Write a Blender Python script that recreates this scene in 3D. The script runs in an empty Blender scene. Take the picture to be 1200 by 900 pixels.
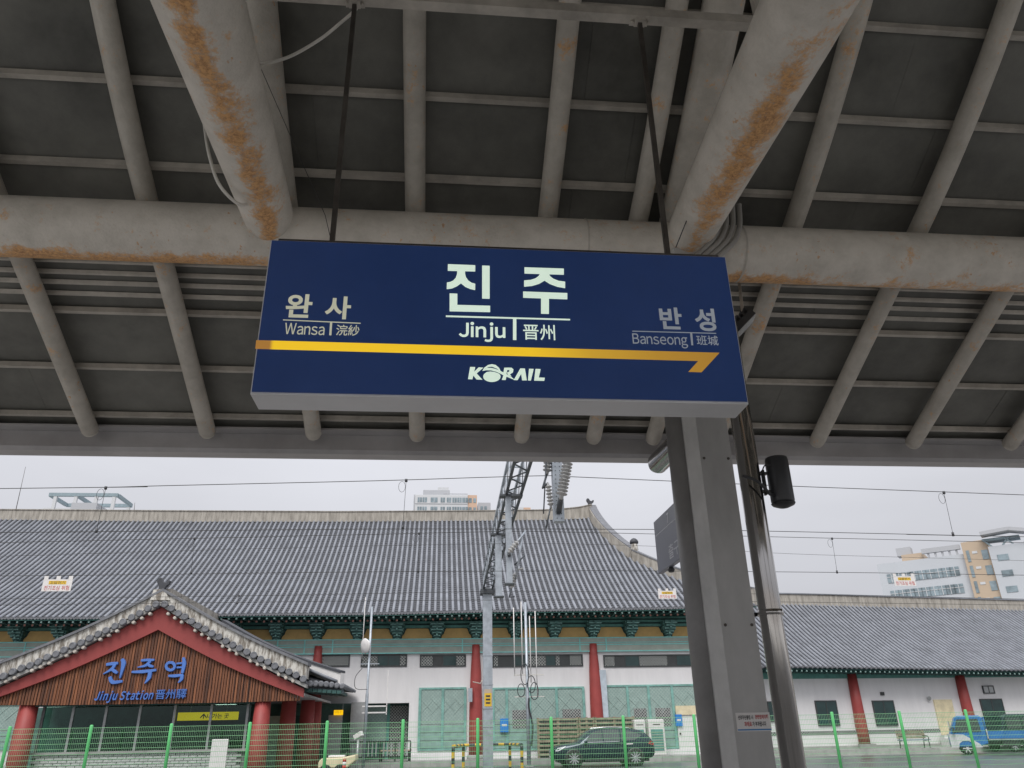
import bpy, math, random
from mathutils import Vector, Matrix
random.seed(7)
R = math.radians
scene = bpy.context.scene
col = scene.collection

# ------------------------------------------------------------------ camera
F_PX, PITCH, YAW, ROLL, CAM_H = 899.4, R(24.438), R(5.686), R(-1.117), 1.5
_F = Vector((math.sin(YAW)*math.cos(PITCH), math.cos(YAW)*math.cos(PITCH), math.sin(PITCH)))
_R0 = Vector((math.cos(YAW), -math.sin(YAW), 0)); _U0 = _R0.cross(_F)
_R = _R0*math.cos(ROLL) + _U0*math.sin(ROLL); _U = -_R0*math.sin(ROLL) + _U0*math.cos(ROLL)
CAM = Vector((0, 0, CAM_H))
cd = bpy.data.cameras.new('camera'); cam = bpy.data.objects.new('camera', cd); col.objects.link(cam)
m3 = Matrix((_R, _U, -_F)).transposed()
cam.matrix_world = Matrix.Translation(CAM) @ m3.to_4x4()
cd.sensor_width = 36; cd.lens = F_PX/1200*36; cd.clip_start = .05; cd.clip_end = 3000
scene.camera = cam

# ------------------------------------------------------------------ sky, sun, exposure
SUN_EL, SUN_AZ = R(52), R(200)          # azimuth measured from +Y towards +X
w = bpy.data.worlds.new('World'); scene.world = w; w.use_nodes = True
nt = w.node_tree; nt.nodes.clear()
N = nt.nodes.new; L = nt.links.new
sky = N('ShaderNodeTexSky'); sky.sky_type = 'NISHITA'; sky.sun_disc = False
sky.sun_elevation = SUN_EL; sky.sun_rotation = SUN_AZ; sky.dust_density = 4; sky.air_density = 1.4
hs = N('ShaderNodeHueSaturation'); hs.inputs['Saturation'].default_value = .12; hs.inputs['Value'].default_value = .35
L(sky.outputs[0], hs.inputs['Color'])
tc = N('ShaderNodeTexCoord'); sp = N('ShaderNodeSeparateXYZ'); L(tc.outputs['Generated'], sp.inputs[0])
cl = N('ShaderNodeClamp'); L(sp.outputs['Z'], cl.inputs[0])
m1 = N('ShaderNodeMath'); m1.operation = 'MULTIPLY_ADD'; m1.inputs[1].default_value = 2.0; m1.inputs[2].default_value = 1.0   # overcast: brighter overhead
L(cl.outputs[0], m1.inputs[0])
# soft cloud structure of the overcast
nz = N('ShaderNodeTexNoise'); nz.inputs['Scale'].default_value = 2.2; nz.inputs['Detail'].default_value = 4
mpn = N('ShaderNodeMapping'); mpn.inputs['Scale'].default_value = (1, 1, 3.0); L(tc.outputs['Generated'], mpn.inputs[0]); L(mpn.outputs[0], nz.inputs['Vector'])
m2 = N('ShaderNodeMath'); m2.operation = 'MULTIPLY_ADD'; m2.inputs[1].default_value = .34; m2.inputs[2].default_value = .83; L(nz.outputs[0], m2.inputs[0])
m4 = N('ShaderNodeMath'); m4.operation = 'MULTIPLY'; L(m1.outputs[0], m4.inputs[0]); L(m2.outputs[0], m4.inputs[1])
oc = N('ShaderNodeVectorMath'); oc.operation = 'SCALE'; oc.inputs[0].default_value = (4.25, 4.32, 4.66); L(m4.outputs[0], oc.inputs['Scale'])
mx = N('ShaderNodeMix'); mx.data_type = 'RGBA'; mx.inputs['Factor'].default_value = .86
L(hs.outputs[0], mx.inputs['A']); L(oc.outputs[0], mx.inputs['B'])
bg = N('ShaderNodeBackground'); bg.inputs['Strength'].default_value = .1
out = N('ShaderNodeOutputWorld'); L(mx.outputs['Result'], bg.inputs[0]); L(bg.outputs[0], out.inputs[0])
sd = bpy.data.lights.new('sun', 'SUN'); sd.energy = 1.8; sd.angle = R(30); sd.color = (1, .97, .93)
so = bpy.data.objects.new('sun', sd); col.objects.link(so); so.location = (0, -20, 40)
sdir = Vector((math.sin(SUN_AZ)*math.cos(SUN_EL), math.cos(SUN_AZ)*math.cos(SUN_EL), math.sin(SUN_EL)))
so.rotation_euler = sdir.to_track_quat('Z', 'Y').to_euler()
vs = scene.view_settings; vs.view_transform = 'Standard'; vs.look = 'None'; vs.exposure = 0.3; vs.gamma = 1; vs.use_curve_mapping = False
scene.cycles.max_bounces = 7; scene.cycles.diffuse_bounces = 4; scene.cycles.transparent_max_bounces = 12
scene.cycles.use_denoising = True

# ------------------------------------------------------------------ pixel -> place
def ray(px, py): return _F + _R*((px-600)/F_PX) + _U*((450-py)/F_PX)
def at(px, py, Y=None, X=None, Z=None):
    d = ray(px, py)
    t = (Y-CAM.y)/d.y if Y is not None else (X-CAM.x)/d.x if X is not None else (Z-CAM.z)/d.z
    return CAM + d*t

# ------------------------------------------------------------------ materials
def mat(name, c, rough=.6, metal=0., var=.12, scale=3., bump=0., bscale=40., stretch=(1, 1, 1), c2=None, emit=None, es=1., spec=.5, fac=None):
    m = bpy.data.materials.new(name); m.use_nodes = True
    t = m.node_tree; b = t.nodes['Principled BSDF']
    b.inputs['Roughness'].default_value = rough; b.inputs['Metallic'].default_value = metal
    b.inputs['Specular IOR Level'].default_value = spec
    tcn = t.nodes.new('ShaderNodeTexCoord'); mp = t.nodes.new('ShaderNodeMapping'); mp.inputs['Scale'].default_value = stretch
    geo = t.nodes.new('ShaderNodeNewGeometry')
    t.links.new(geo.outputs['Position'], mp.inputs[0])
    n = t.nodes.new('ShaderNodeTexNoise'); n.inputs['Scale'].default_value = scale; n.inputs['Detail'].default_value = 6; n.inputs['Roughness'].default_value = .65
    t.links.new(mp.outputs[0], n.inputs['Vector'])
    cr = t.nodes.new('ShaderNodeValToRGB')
    lo = [max(0, x*(1-var*1.6)) for x in c] if c2 is None else c2
    hi = [min(1, x*(1+var)) for x in c] if c2 is None else c
    cr.color_ramp.elements[0].position = .32 if fac is None else fac[0]; cr.color_ramp.elements[1].position = .68 if fac is None else fac[1]
    cr.color_ramp.elements[0].color = (*lo, 1); cr.color_ramp.elements[1].color = (*hi, 1)
    t.links.new(n.outputs[0], cr.inputs[0]); t.links.new(cr.outputs[0], b.inputs['Base Color'])
    rr = t.nodes.new('ShaderNodeMapRange'); rr.inputs['To Min'].default_value = max(.02, rough-.12); rr.inputs['To Max'].default_value = min(1, rough+.12)
    t.links.new(n.outputs[0], rr.inputs['Value']); t.links.new(rr.outputs[0], b.inputs['Roughness'])
    if bump:
        n2 = t.nodes.new('ShaderNodeTexNoise'); n2.inputs['Scale'].default_value = bscale; n2.inputs['Detail'].default_value = 5
        t.links.new(mp.outputs[0], n2.inputs['Vector'])
        bp = t.nodes.new('ShaderNodeBump'); bp.inputs['Strength'].default_value = bump; bp.inputs['Distance'].default_value = .02
        t.links.new(n2.outputs[0], bp.inputs['Height']); t.links.new(bp.outputs[0], b.inputs['Normal'])
    if emit is not None:
        b.inputs['Emission Color'].default_value = (*emit, 1); b.inputs['Emission Strength'].default_value = es
    m['ramp'] = cr.name
    return m
def rusty(name, c, dirt):
    """painted steel with rust where the vertex attribute 'rust' and noise agree"""
    m = mat(name, c, .55, 0, .14, 5., .25, 60, c2=dirt, fac=(.25, .6)); t = m.node_tree; b = t.nodes['Principled BSDF']
    base = t.nodes[m['ramp']].outputs[0]
    a = t.nodes.new('ShaderNodeAttribute'); a.attribute_name = 'rust'
    geo = t.nodes.new('ShaderNodeNewGeometry')
    n = t.nodes.new('ShaderNodeTexNoise'); n.inputs['Scale'].default_value = 13; n.inputs['Detail'].default_value = 10; n.inputs['Roughness'].default_value = .75
    t.links.new(geo.outputs['Position'], n.inputs['Vector'])
    nb = t.nodes.new('ShaderNodeTexNoise'); nb.inputs['Scale'].default_value = 45; nb.inputs['Detail'].default_value = 8; nb.inputs['Roughness'].default_value = .8
    t.links.new(geo.outputs['Position'], nb.inputs['Vector'])
    def madd(x, k, y):
        q = t.nodes.new('ShaderNodeMath'); q.operation = 'MULTIPLY_ADD'; q.inputs[1].default_value = k; t.links.new(x, q.inputs[0])
        if isinstance(y, float): q.inputs[2].default_value = y
        else: t.links.new(y, q.inputs[2])
        return q.outputs[0]
    n.inputs['Scale'].default_value = 6
    fac = madd(nb.outputs[0], 1.5, madd(n.outputs[0], 2.6, madd(a.outputs['Fac'], 1.05, -2.08)))
    cr = t.nodes.new('ShaderNodeValToRGB'); e = cr.color_ramp.elements; e[0].position = .28; e[1].position = .70
    e[0].color = (0, 0, 0, 1); e[1].color = (1, 1, 1, 1); e.new(.42).color = (.45, .45, .45, 1)
    t.links.new(fac, cr.inputs[0])
    rc = t.nodes.new('ShaderNodeValToRGB'); rc.color_ramp.elements[0].color = (.24, .10, .04, 1); rc.color_ramp.elements[1].color = (.66, .37, .15, 1)
    rc.color_ramp.elements[0].position = .34; rc.color_ramp.elements[1].position = .56; t.links.new(nb.outputs[0], rc.inputs[0])
    mxr = t.nodes.new('ShaderNodeMix'); mxr.data_type = 'RGBA'
    ns = t.nodes.new('ShaderNodeTexNoise'); ns.inputs['Scale'].default_value = 30; ns.inputs['Detail'].default_value = 3; ns.inputs['Roughness'].default_value = .6
    mps = t.nodes.new('ShaderNodeMapping'); mps.inputs['Scale'].default_value = (1.0, .55, 1.0); t.links.new(geo.outputs['Position'], mps.inputs[0]); t.links.new(mps.outputs[0], ns.inputs['Vector'])
    nl = t.nodes.new('ShaderNodeTexNoise'); nl.inputs['Scale'].default_value = 2.3; t.links.new(geo.outputs['Position'], nl.inputs['Vector'])
    sm_ = madd(nl.outputs[0], .35, ns.outputs[0])
    cs = t.nodes.new('ShaderNodeValToRGB'); cs.color_ramp.elements[0].position = .865; cs.color_ramp.elements[1].position = .92; cs.color_ramp.elements[1].color = (.75, .75, .75, 1); t.links.new(sm_, cs.inputs[0])
    mxm = t.nodes.new('ShaderNodeMath'); mxm.operation = 'MAXIMUM'; t.links.new(cr.outputs[0], mxm.inputs[0]); t.links.new(cs.outputs[0], mxm.inputs[1])
    t.links.new(mxm.outputs[0], mxr.inputs['Factor']); t.links.new(base, mxr.inputs['A']); t.links.new(rc.outputs[0], mxr.inputs['B'])
    t.links.new(mxr.outputs['Result'], b.inputs['Base Color'])
    return m
def glass(name, tint, refl=.25, trans=.5):
    m = bpy.data.materials.new(name); m.use_nodes = True; t = m.node_tree; t.nodes.clear()
    tr = t.nodes.new('ShaderNodeBsdfTransparent'); tr.inputs[0].default_value = (*tint, 1)
    gl = t.nodes.new('ShaderNodeBsdfGlossy'); gl.inputs['Roughness'].default_value = .03; gl.inputs[0].default_value = (.9, .95, .95, 1)
    fr = t.nodes.new('ShaderNodeFresnel'); fr.inputs[0].default_value = 1.33
    ad = t.nodes.new('ShaderNodeMath'); ad.operation = 'ADD'; ad.inputs[1].default_value = refl*.3; t.links.new(fr.outputs[0], ad.inputs[0])
    mx = t.nodes.new('ShaderNodeMixShader'); t.links.new(ad.outputs[0], mx.inputs[0]); t.links.new(tr.outputs[0], mx.inputs[1]); t.links.new(gl.outputs[0], mx.inputs[2])
    o = t.nodes.new('ShaderNodeOutputMaterial'); t.links.new(mx.outputs[0], o.inputs[0])
    return m
def pattern(name, ca, cb, scale, duty=.3, rough=.7):
    """diagonal lattice too fine to pick apart at its distance"""
    m = mat(name, ca, rough); t = m.node_tree; b = t.nodes['Principled BSDF']
    geo = t.nodes.new('ShaderNodeNewGeometry'); s = t.nodes.new('ShaderNodeSeparateXYZ'); t.links.new(geo.outputs['Position'], s.inputs[0])
    def wave(sign):
        a = t.nodes.new('ShaderNodeMath'); a.operation = 'ADD' if sign > 0 else 'SUBTRACT'
        t.links.new(s.outputs['X'], a.inputs[0]); t.links.new(s.outputs['Z'], a.inputs[1])
        q = t.nodes.new('ShaderNodeMath'); q.operation = 'MULTIPLY'; q.inputs[1].default_value = scale; t.links.new(a.outputs[0], q.inputs[0])
        f = t.nodes.new('ShaderNodeMath'); f.operation = 'FRACT'; t.links.new(q.outputs[0], f.inputs[0])
        g = t.nodes.new('ShaderNodeMath'); g.operation = 'LESS_THAN'; g.inputs[1].default_value = duty; t.links.new(f.outputs[0], g.inputs[0]); return g
    mm = t.nodes.new('ShaderNodeMath'); mm.operation = 'MAXIMUM'
    t.links.new(wave(1).outputs[0], mm.inputs[0]); t.links.new(wave(-1).outputs[0], mm.inputs[1])
    x = t.nodes.new('ShaderNodeMix'); x.data_type = 'RGBA'; x.inputs['A'].default_value = (*cb, 1)
    t.links.new(t.nodes[m['ramp']].outputs[0], x.inputs['B']); t.links.new(mm.outputs[0], x.inputs['Factor'])
    t.links.new(x.outputs['Result'], b.inputs['Base Color'])
    return m

M = {}
M['beam'] = rusty('canopy beam paint', (.64, .60, .535), (.47, .44, .385))
M['rafter'] = rusty('rafter paint', (.50, .47, .415), (.35, .325, .28))
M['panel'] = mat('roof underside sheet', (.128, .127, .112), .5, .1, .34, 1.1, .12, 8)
M['purlin'] = mat('galvanised purlin', (.46, .43, .38), .5, .2, .2, 4)
M['gutter'] = mat('gutter steel', (.40, .39, .39), .45, .3, .12, 1.5)
M['pillar'] = mat('grey pillar paint', (.42, .415, .405), .38, 0, .13, 2.5, .05, 30, stretch=(1, 1, .4))
M['pillar_dark'] = mat('dark pillar side', (.20, .195, .19), .42, 0, .15, 3)
M['stainless'] = mat('stainless steel', (.52, .505, .49), .14, 1, .06, 3, stretch=(6, 6, .5))
M['conduit_grey'] = mat('grey conduit', (.30, .29, .27), .5)
M['rod'] = mat('dark steel rod', (.10, .09, .08), .5, .6, .2, 8)
M['pvc'] = mat('white cable sheath', (.62, .60, .55), .5)
M['blue'] = mat('sign blue acrylic', (.014, .030, .095), .34, 0, .16, 2.2, emit=(.011, .028, .095), es=.40)
M['case'] = mat('sign case aluminium', (.68, .68, .69), .4, .2, .05, 3)
M['trim'] = mat('pale grey corner highlight', (.50, .495, .48), .4)  # paler than the pillar: skylight on its corner put into the colour
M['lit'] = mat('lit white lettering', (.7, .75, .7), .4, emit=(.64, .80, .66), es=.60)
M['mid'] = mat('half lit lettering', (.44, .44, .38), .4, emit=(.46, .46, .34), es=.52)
M['dim'] = mat('dimly lit lettering', (.40, .43, .46), .4, emit=(.28, .31, .36), es=.30)  # faint glow put into the letters at the sign's dim end
M['rust_speck'] = M['rafter']
M['black'] = mat('black plastic', (.042, .044, .048), .35, 0, .1, 6)
M['black_metal'] = mat('black painted metal', (.03, .03, .032), .45, .2, .1, 6)
M['plate_white'] = mat('white plate', (.72, .70, .68), .4, 0, .05, 5)
M['ink_red'] = mat('red print', (.50, .06, .06), .5)
M['ink_black'] = mat('black print', (.04, .04, .045), .5)
M['ink_blue'] = mat('blue print', (.04, .22, .52), .5)
M['info'] = mat('grey sign face', (.20, .21, .25), .35, 0, .05)
M['info_ink'] = mat('pale sign print', (.62, .63, .67), .5)
M['galv'] = mat('galvanised steel', (.42, .46, .50), .45, .5, .12, 5)
M['darksteel'] = mat('dark lattice steel', (.10, .11, .12), .5, .5, .15, 5)
M['porcelain'] = mat('porcelain insulator', (.40, .40, .39), .3, 0, .1, 9)
M['wire'] = mat('catenary wire', (.05, .05, .05), .5, .5)
M['green'] = mat('green fence coat', (.12, .52, .18), .4, 0, .08, 3)
M['fence_wire'] = mat('pale green wire coat', (.24, .52, .27), .4, 0, .08, 3)
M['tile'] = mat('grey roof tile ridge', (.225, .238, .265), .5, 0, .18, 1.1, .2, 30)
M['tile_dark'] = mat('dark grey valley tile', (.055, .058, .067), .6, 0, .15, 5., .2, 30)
M['tile_end'] = mat('grey tile end', (.17, .175, .19), .6, 0, .2, 6)
M['plaster'] = mat('weathered ridge plaster', (.44, .41, .36), .8, 0, .3, 1.6, .3, 20, stretch=(3.2, 1, .5), c2=(.23, .21, .18), fac=(.34, .62))
M['plaster_w'] = mat('white flaking ridge plaster', (.62, .60, .55), .8, 0, .3, 3.0, .3, 20, stretch=(2.4, 1, .6), c2=(.20, .175, .145), fac=(.40, .57))
M['white'] = mat('white render', (.76, .745, .745), .75, 0, .035, 1.1, .1, 12, stretch=(2.4, 1, .35))
M['white2'] = mat('white ceramic cladding', (.73, .73, .71), .5, 0, .05, 1.2)
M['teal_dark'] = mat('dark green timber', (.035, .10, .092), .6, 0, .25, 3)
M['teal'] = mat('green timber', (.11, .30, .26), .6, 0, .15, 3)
M['bracket'] = mat('bracket green', (.085, .20, .18), .6, 0, .25, 4)
M['bracket_trim'] = mat('bracket trim', (.36, .64, .58), .6, 0, .15, 4)
M['teal_line'] = mat('bright turquoise edge', (.16, .50, .45), .6, 0, .15, 3)
M['lintel'] = mat('grey green lintel', (.36, .40, .35), .65, 0, .1, 2)
M['ochre'] = mat('ochre panel', (.66, .44, .17), .75, 0, .08, 2)
M['red'] = mat('red column paint', (.34, .058, .052), .55, 0, .08, 2)
M['barge'] = mat('dull red bargeboard', (.30, .052, .048), .6, 0, .06, 1.5)
M['pink'] = mat('pale round rafter end', (.55, .50, .44), .6)
M['pinkred'] = mat('reddish rafter end', (.52, .25, .20), .6)
M['dot_pale'] = mat('pale painted rafter end', (.42, .60, .55), .6)
M['rule'] = mat('turquoise painted rule', (.26, .66, .62), .6)
M['lattice_w'] = pattern('white lattice screen', (.40, .41, .39), (.05, .06, .06), 6.2, .27)
M['lattice_t'] = pattern('turquoise lattice shutter', (.33, .43, .39), (.25, .35, .32), 5.2, .3)
M['shutter_frame'] = mat('faded turquoise frame', (.21, .42, .37), .6, 0, .2, 3)
M['shutter_board'] = mat('faded green board', (.25, .39, .35), .65, 0, .15, 3)
M['batten'] = mat('pale green batten', (.40, .51, .47), .6)
M['winframe'] = mat('dark window frame', (.05, .055, .055), .5)
M['glass_dark'] = mat('dark green window glass', (.018, .05, .048), .06, 0, .2, 1.2, spec=.7)
M['glass'] = glass('shop front glass', (.58, .74, .68), .05)
M['interior'] = mat('dim interior wall', (.09, .17, .15), .8, 0, .4, .7)
M['mullion'] = mat('grey aluminium mullion', (.40, .41, .41), .4, .4)
M['brick'] = mat('pale grey brick', (.50, .52, .50), .8, 0, .18, 7, .2, 50)
M['mortar'] = mat('dark mortar', (.17, .18, .17), .9, 0, .2, 9)
M['concrete'] = mat('concrete', (.36, .355, .34), .85, 0, .2, 1.2, .2, 20)
M['asphalt'] = mat('wet asphalt', (.095, .10, .105), .32, 0, .3, .6, .15, 60, stretch=(.5, 1, 1))
M['ballast'] = mat('track ballast', (.30, .28, .26), .95, 0, .45, 9, .8, 14)
M['platform'] = mat('platform paving', (.50, .49, .47), .6, 0, .15, 1.4, .1, 20)
M['paving'] = mat('wet pavement', (.30, .31, .29), .3, 0, .2, 1.3, .1, 20)
M['yellow'] = mat('yellow sign', (.75, .56, .02), .4, 0, .05, emit=(.95, .52, .0), es=.75)
M['yellowpaint'] = mat('yellow paint', (.72, .46, .04), .5)
M['blueletter'] = mat('blue letter paint', (.085, .20, .56), .4, 0, .06)
M['blueedge'] = mat('dark blue letter side', (.02, .04, .12), .5)
M['bluebox'] = mat('blue sign box', (.03, .22, .62), .4)
M['beige'] = mat('beige fibreglass', (.66, .58, .38), .5)
M['cream'] = mat('cream door', (.72, .63, .42), .6)
M['ltblue'] = mat('pale blue pipe paint', (.50, .57, .63), .5)
M['carpaint'] = mat('dark navy car paint', (.010, .024, .040), .12, .35, .08, 1.2, spec=.7)
M['carglass'] = mat('tinted car glass', (.055, .066, .070), .05, 0, .1, spec=.8)
M['tyre'] = mat('tyre rubber', (.02, .02, .02), .85)
M['alloy'] = mat('alloy wheel', (.62, .63, .64), .25, .8)
M['chrome'] = mat('bright trim', (.75, .76, .78), .15, .9)
M['lamp_red'] = mat('red lamp lens', (.55, .04, .03), .2)
M['lamp_clear'] = mat('clear lamp lens', (.75, .77, .78), .12, .2)
M['truckblue'] = mat('bright blue truck paint', (.03, .16, .44), .3, 0, .1, 2)
M['truckgrey'] = mat('grey truck paint', (.60, .61, .62), .35)
M['wood_old'] = mat('weathered slat', (.30, .25, .18), .8, 0, .3, 4)
M['apt_white'] = mat('apartment wall', (.56, .57, .58), .8, 0, .03, .1)
M['apt_grey'] = mat('apartment grey wall', (.42, .43, .45), .8, 0, .03, .1)
M['apt_orange'] = mat('apartment orange wall', (.58, .40, .29), .8, 0, .03, .1)
M['apt_glass'] = mat('far window glass', (.24, .30, .33), .15, 0, .3, .4)
M['hosp_white'] = mat('pale block wall', (.49, .515, .545), .8, 0, .03, .1)
M['hosp_orange'] = mat('tan block wall', (.48, .38, .28), .8, 0, .03, .1)
M['bluegrey'] = mat('blue grey concrete', (.26, .33, .36), .8)
def wood_mat():
    m = mat('burnt timber slats', (.25, .10, .045), .6); t = m.node_tree; b = t.nodes['Principled BSDF']
    geo = t.nodes.new('ShaderNodeNewGeometry'); mp = t.nodes.new('ShaderNodeMapping'); mp.inputs['Scale'].default_value = (13, 1, .30)
    t.links.new(geo.outputs['Position'], mp.inputs[0])
    n = t.nodes.new('ShaderNodeTexNoise'); n.inputs['Scale'].default_value = 1.1; n.inputs['Detail'].default_value = 7; n.inputs['Roughness'].default_value = .7
    t.links.new(mp.outputs[0], n.inputs['Vector'])
    c = t.nodes.new('ShaderNodeValToRGB'); e = c.color_ramp.elements
    e[0].position = .36; e[0].color = (.036, .016, .010, 1); e[1].position = .66; e[1].color = (.36, .135, .055, 1)
    q = e.new(.5); q.color = (.15, .055, .025, 1)
    t.links.new(n.outputs[0], c.inputs[0]); t.links.new(c.outputs[0], b.inputs['Base Color']); return m
M['wood'] = wood_mat()
def bar_mat():
    """translucent yellow film, backlit: the tube at its right end is out"""
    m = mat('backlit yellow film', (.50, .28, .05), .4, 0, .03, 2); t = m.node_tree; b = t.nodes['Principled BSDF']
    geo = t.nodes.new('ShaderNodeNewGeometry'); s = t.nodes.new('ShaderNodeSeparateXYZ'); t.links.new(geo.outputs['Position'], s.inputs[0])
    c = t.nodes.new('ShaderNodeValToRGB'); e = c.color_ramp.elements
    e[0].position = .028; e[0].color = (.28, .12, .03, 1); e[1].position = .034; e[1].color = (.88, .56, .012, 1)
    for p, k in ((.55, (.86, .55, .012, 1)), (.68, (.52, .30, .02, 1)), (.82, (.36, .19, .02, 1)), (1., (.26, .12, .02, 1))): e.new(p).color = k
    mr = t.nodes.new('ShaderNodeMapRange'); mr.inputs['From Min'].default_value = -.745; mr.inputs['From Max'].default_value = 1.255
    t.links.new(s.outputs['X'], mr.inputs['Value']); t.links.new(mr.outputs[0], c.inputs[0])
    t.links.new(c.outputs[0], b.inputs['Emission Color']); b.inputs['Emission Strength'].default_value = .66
    return m
M['bar'] = bar_mat()
M['tube'] = mat('lamp tube', (.8, .8, .8), emit=(1, 1, .95), es=1.6)

# ------------------------------------------------------------------ mesh helpers
class MB:
    def __init__(s): s.v = []; s.f = []; s.sm = []; s.att = None
    def face(s, idx, smooth=False): s.f.append(tuple(idx)); s.sm.append(smooth)
    def box(s, x0, x1, y0, y1, z0, z1):
        b = len(s.v); s.v += [(x, y, z) for z in (z0, z1) for y in (y0, y1) for x in (x0, x1)]
        for q in ((0, 2, 3, 1), (4, 5, 7, 6), (0, 1, 5, 4), (2, 6, 7, 3), (0, 4, 6, 2), (1, 3, 7, 5)): s.face([b+i for i in q])
        return s
    def obox(s, c, ax, ay, az):
        c, ax, ay, az = map(Vector, (c, ax, ay, az)); b = len(s.v)
        s.v += [tuple(c+ax*i+ay*j+az*k) for k in (-1, 1) for j in (-1, 1) for i in (-1, 1)]
        for q in ((0, 2, 3, 1), (4, 5, 7, 6), (0, 1, 5, 4), (2, 6, 7, 3), (0, 4, 6, 2), (1, 3, 7, 5)): s.face([b+i for i in q])
        return s
    def bar(s, p, q, w, h=None, up=(0, 0, 1)):
        p, q = Vector(p), Vector(q); d = (q-p)
        n = d.normalized(); u = Vector(up)
        if abs(n.dot(u)) > .95: u = Vector((0, 1, 0))
        a = n.cross(u).normalized(); b = a.cross(n)
        return s.obox((p+q)/2, d/2, a*w/2, b*(h or w)/2)
    def tube(s, pts, r, n=12, caps=True, smooth=True, closed=False):
        pts = [Vector(p) for p in pts]; k = len(pts); rs = r if isinstance(r, (list, tuple)) else [r]*k
        base = len(s.v); prev = None
        for i, p in enumerate(pts):
            a = pts[(i-1) % k] if (i or closed) else pts[0]; b = pts[(i+1) % k] if (i < k-1 or closed) else pts[-1]
            t = (b-a).normalized()
            if prev is None:
                ref = Vector((0, 0, 1)) if abs(t.z) < .9 else Vector((0, 1, 0)); u = t.cross(ref).normalized()
            else: u = (prev - t*prev.dot(t)).normalized()
            prev = u; v = t.cross(u)
            for j in range(n):
                an = 2*math.pi*j/n; s.v.append(tuple(p + (u*math.cos(an)+v*math.sin(an))*rs[i]))
        for i in range(k if closed else k-1):
            for j in range(n):
                a = base+i*n; b = base+((i+1) % k)*n; s.face((a+j, a+(j+1) % n, b+(j+1) % n, b+j), smooth)
        if caps and not closed:
            s.face([base+j for j in reversed(range(n))]); s.face([base+(k-1)*n+j for j in range(n)])
        return s
    def prism(s, poly, o, u, v, w, depth):
        """polygon in (u,v) at origin o, extruded along w"""
        o, u, v, w = map(Vector, (o, u, v, w)); b = len(s.v); n = len(poly)
        for d in (0, depth): s.v += [tuple(o+u*a+v*c+w*d) for a, c in poly]
        s.face(range(b, b+n)); s.face(range(b+2*n-1, b+n-1, -1))
        for i in range(n): j = (i+1) % n; s.face((b+i, b+n+i, b+n+j, b+j))
        return s
    def wprism(s, pts, w, depth):
        """polygon of world points extruded along w"""
        pts = [Vector(p) for p in pts]; w = Vector(w); b = len(s.v); n = len(pts)
        s.v += [tuple(p) for p in pts]+[tuple(p+w*depth) for p in pts]
        s.face(range(b, b+n)); s.face(range(b+2*n-1, b+n-1, -1))
        for i in range(n): j = (i+1) % n; s.face((b+i, b+n+i, b+n+j, b+j))
        return s
    def lathe(s, prof, o, axis, n=16, smooth=True):
        """profile (r, h) turned about axis through o"""
        o = Vector(o); t = Vector(axis).normalized(); ref = Vector((0, 0, 1)) if abs(t.z) < .9 else Vector((0, 1, 0))
        u = t.cross(ref).normalized(); v = t.cross(u); b = len(s.v)
        for r, h in prof:
            for j in range(n): an = 2*math.pi*j/n; s.v.append(tuple(o+t*h+(u*math.cos(an)+v*math.sin(an))*r))
        for i in range(len(prof)-1):
            for j in range(n): a = b+i*n; c = a+n; s.face((a+j, a+(j+1) % n, c+(j+1) % n, c+j), smooth)
        s.face([b+j for j in reversed(range(n))]); s.face([b+(len(prof)-1)*n+j for j in range(n)])
        return s
    def grid(s, rows, smooth=False):
        b = len(s.v); m_ = len(rows[0])
        for r in rows: s.v += [tuple(p) for p in r]
        for i in range(len(rows)-1):
            for j in range(m_-1): a = b+i*m_+j; s.face((a, a+1, a+m_+1, a+m_), smooth)
        return s
    def mesh(s, name, material):
        me = bpy.data.meshes.new(name); me.from_pydata(s.v, [], s.f)
        me.polygons.foreach_set('use_smooth', s.sm)
        if s.att is not None:
            a = me.attributes.new('rust', 'FLOAT', 'POINT'); a.data.foreach_set('value', s.att)
        if material: me.materials.append(material if not isinstance(material, str) else M[material])
        me.update(); return me
    def build(s, name, material, parent=None, kind=None):
        o = bpy.data.objects.new(name, s.mesh(name, material)); col.objects.link(o)
        if parent is not None: attach(o, parent)
        if kind: o['kind'] = kind
        return o
def attach(o, parent):
    o.parent = parent
    o.matrix_parent_inverse = world(parent).inverted()
def world(o):
    m_ = Matrix.LocRotScale(o.location, o.rotation_euler, o.scale)
    return m_ if o.parent is None else world(o.parent) @ o.matrix_parent_inverse @ m_
def place(me, name, parent, loc, rz=0., scale=None):
    """object sharing mesh data, at a world place"""
    o = bpy.data.objects.new(name, me); col.objects.link(o); o.location = loc; o.rotation_euler = (0, 0, rz)
    if scale: o.scale = scale
    if parent is not None: attach(o, parent)
    return o
def tag(o, label, cat, group=None, kind=None):
    if label: o['label'] = label
    if cat: o['category'] = cat
    if group: o['group'] = group
    if kind: o['kind'] = kind
    return o
def thing(name, label, cat, loc=(0, 0, 0), rz=0., group=None):
    o = bpy.data.objects.new(name, None); col.objects.link(o); o.location = loc; o.rotation_euler = (0, 0, rz); o.empty_display_size = .2
    return tag(o, label, cat, group)
def bevel(o, width, seg=2):
    b = o.modifiers.new('bevel', 'BEVEL'); b.width = width; b.segments = seg; b.limit_method = 'ANGLE'; return o
_txt = {}
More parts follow.
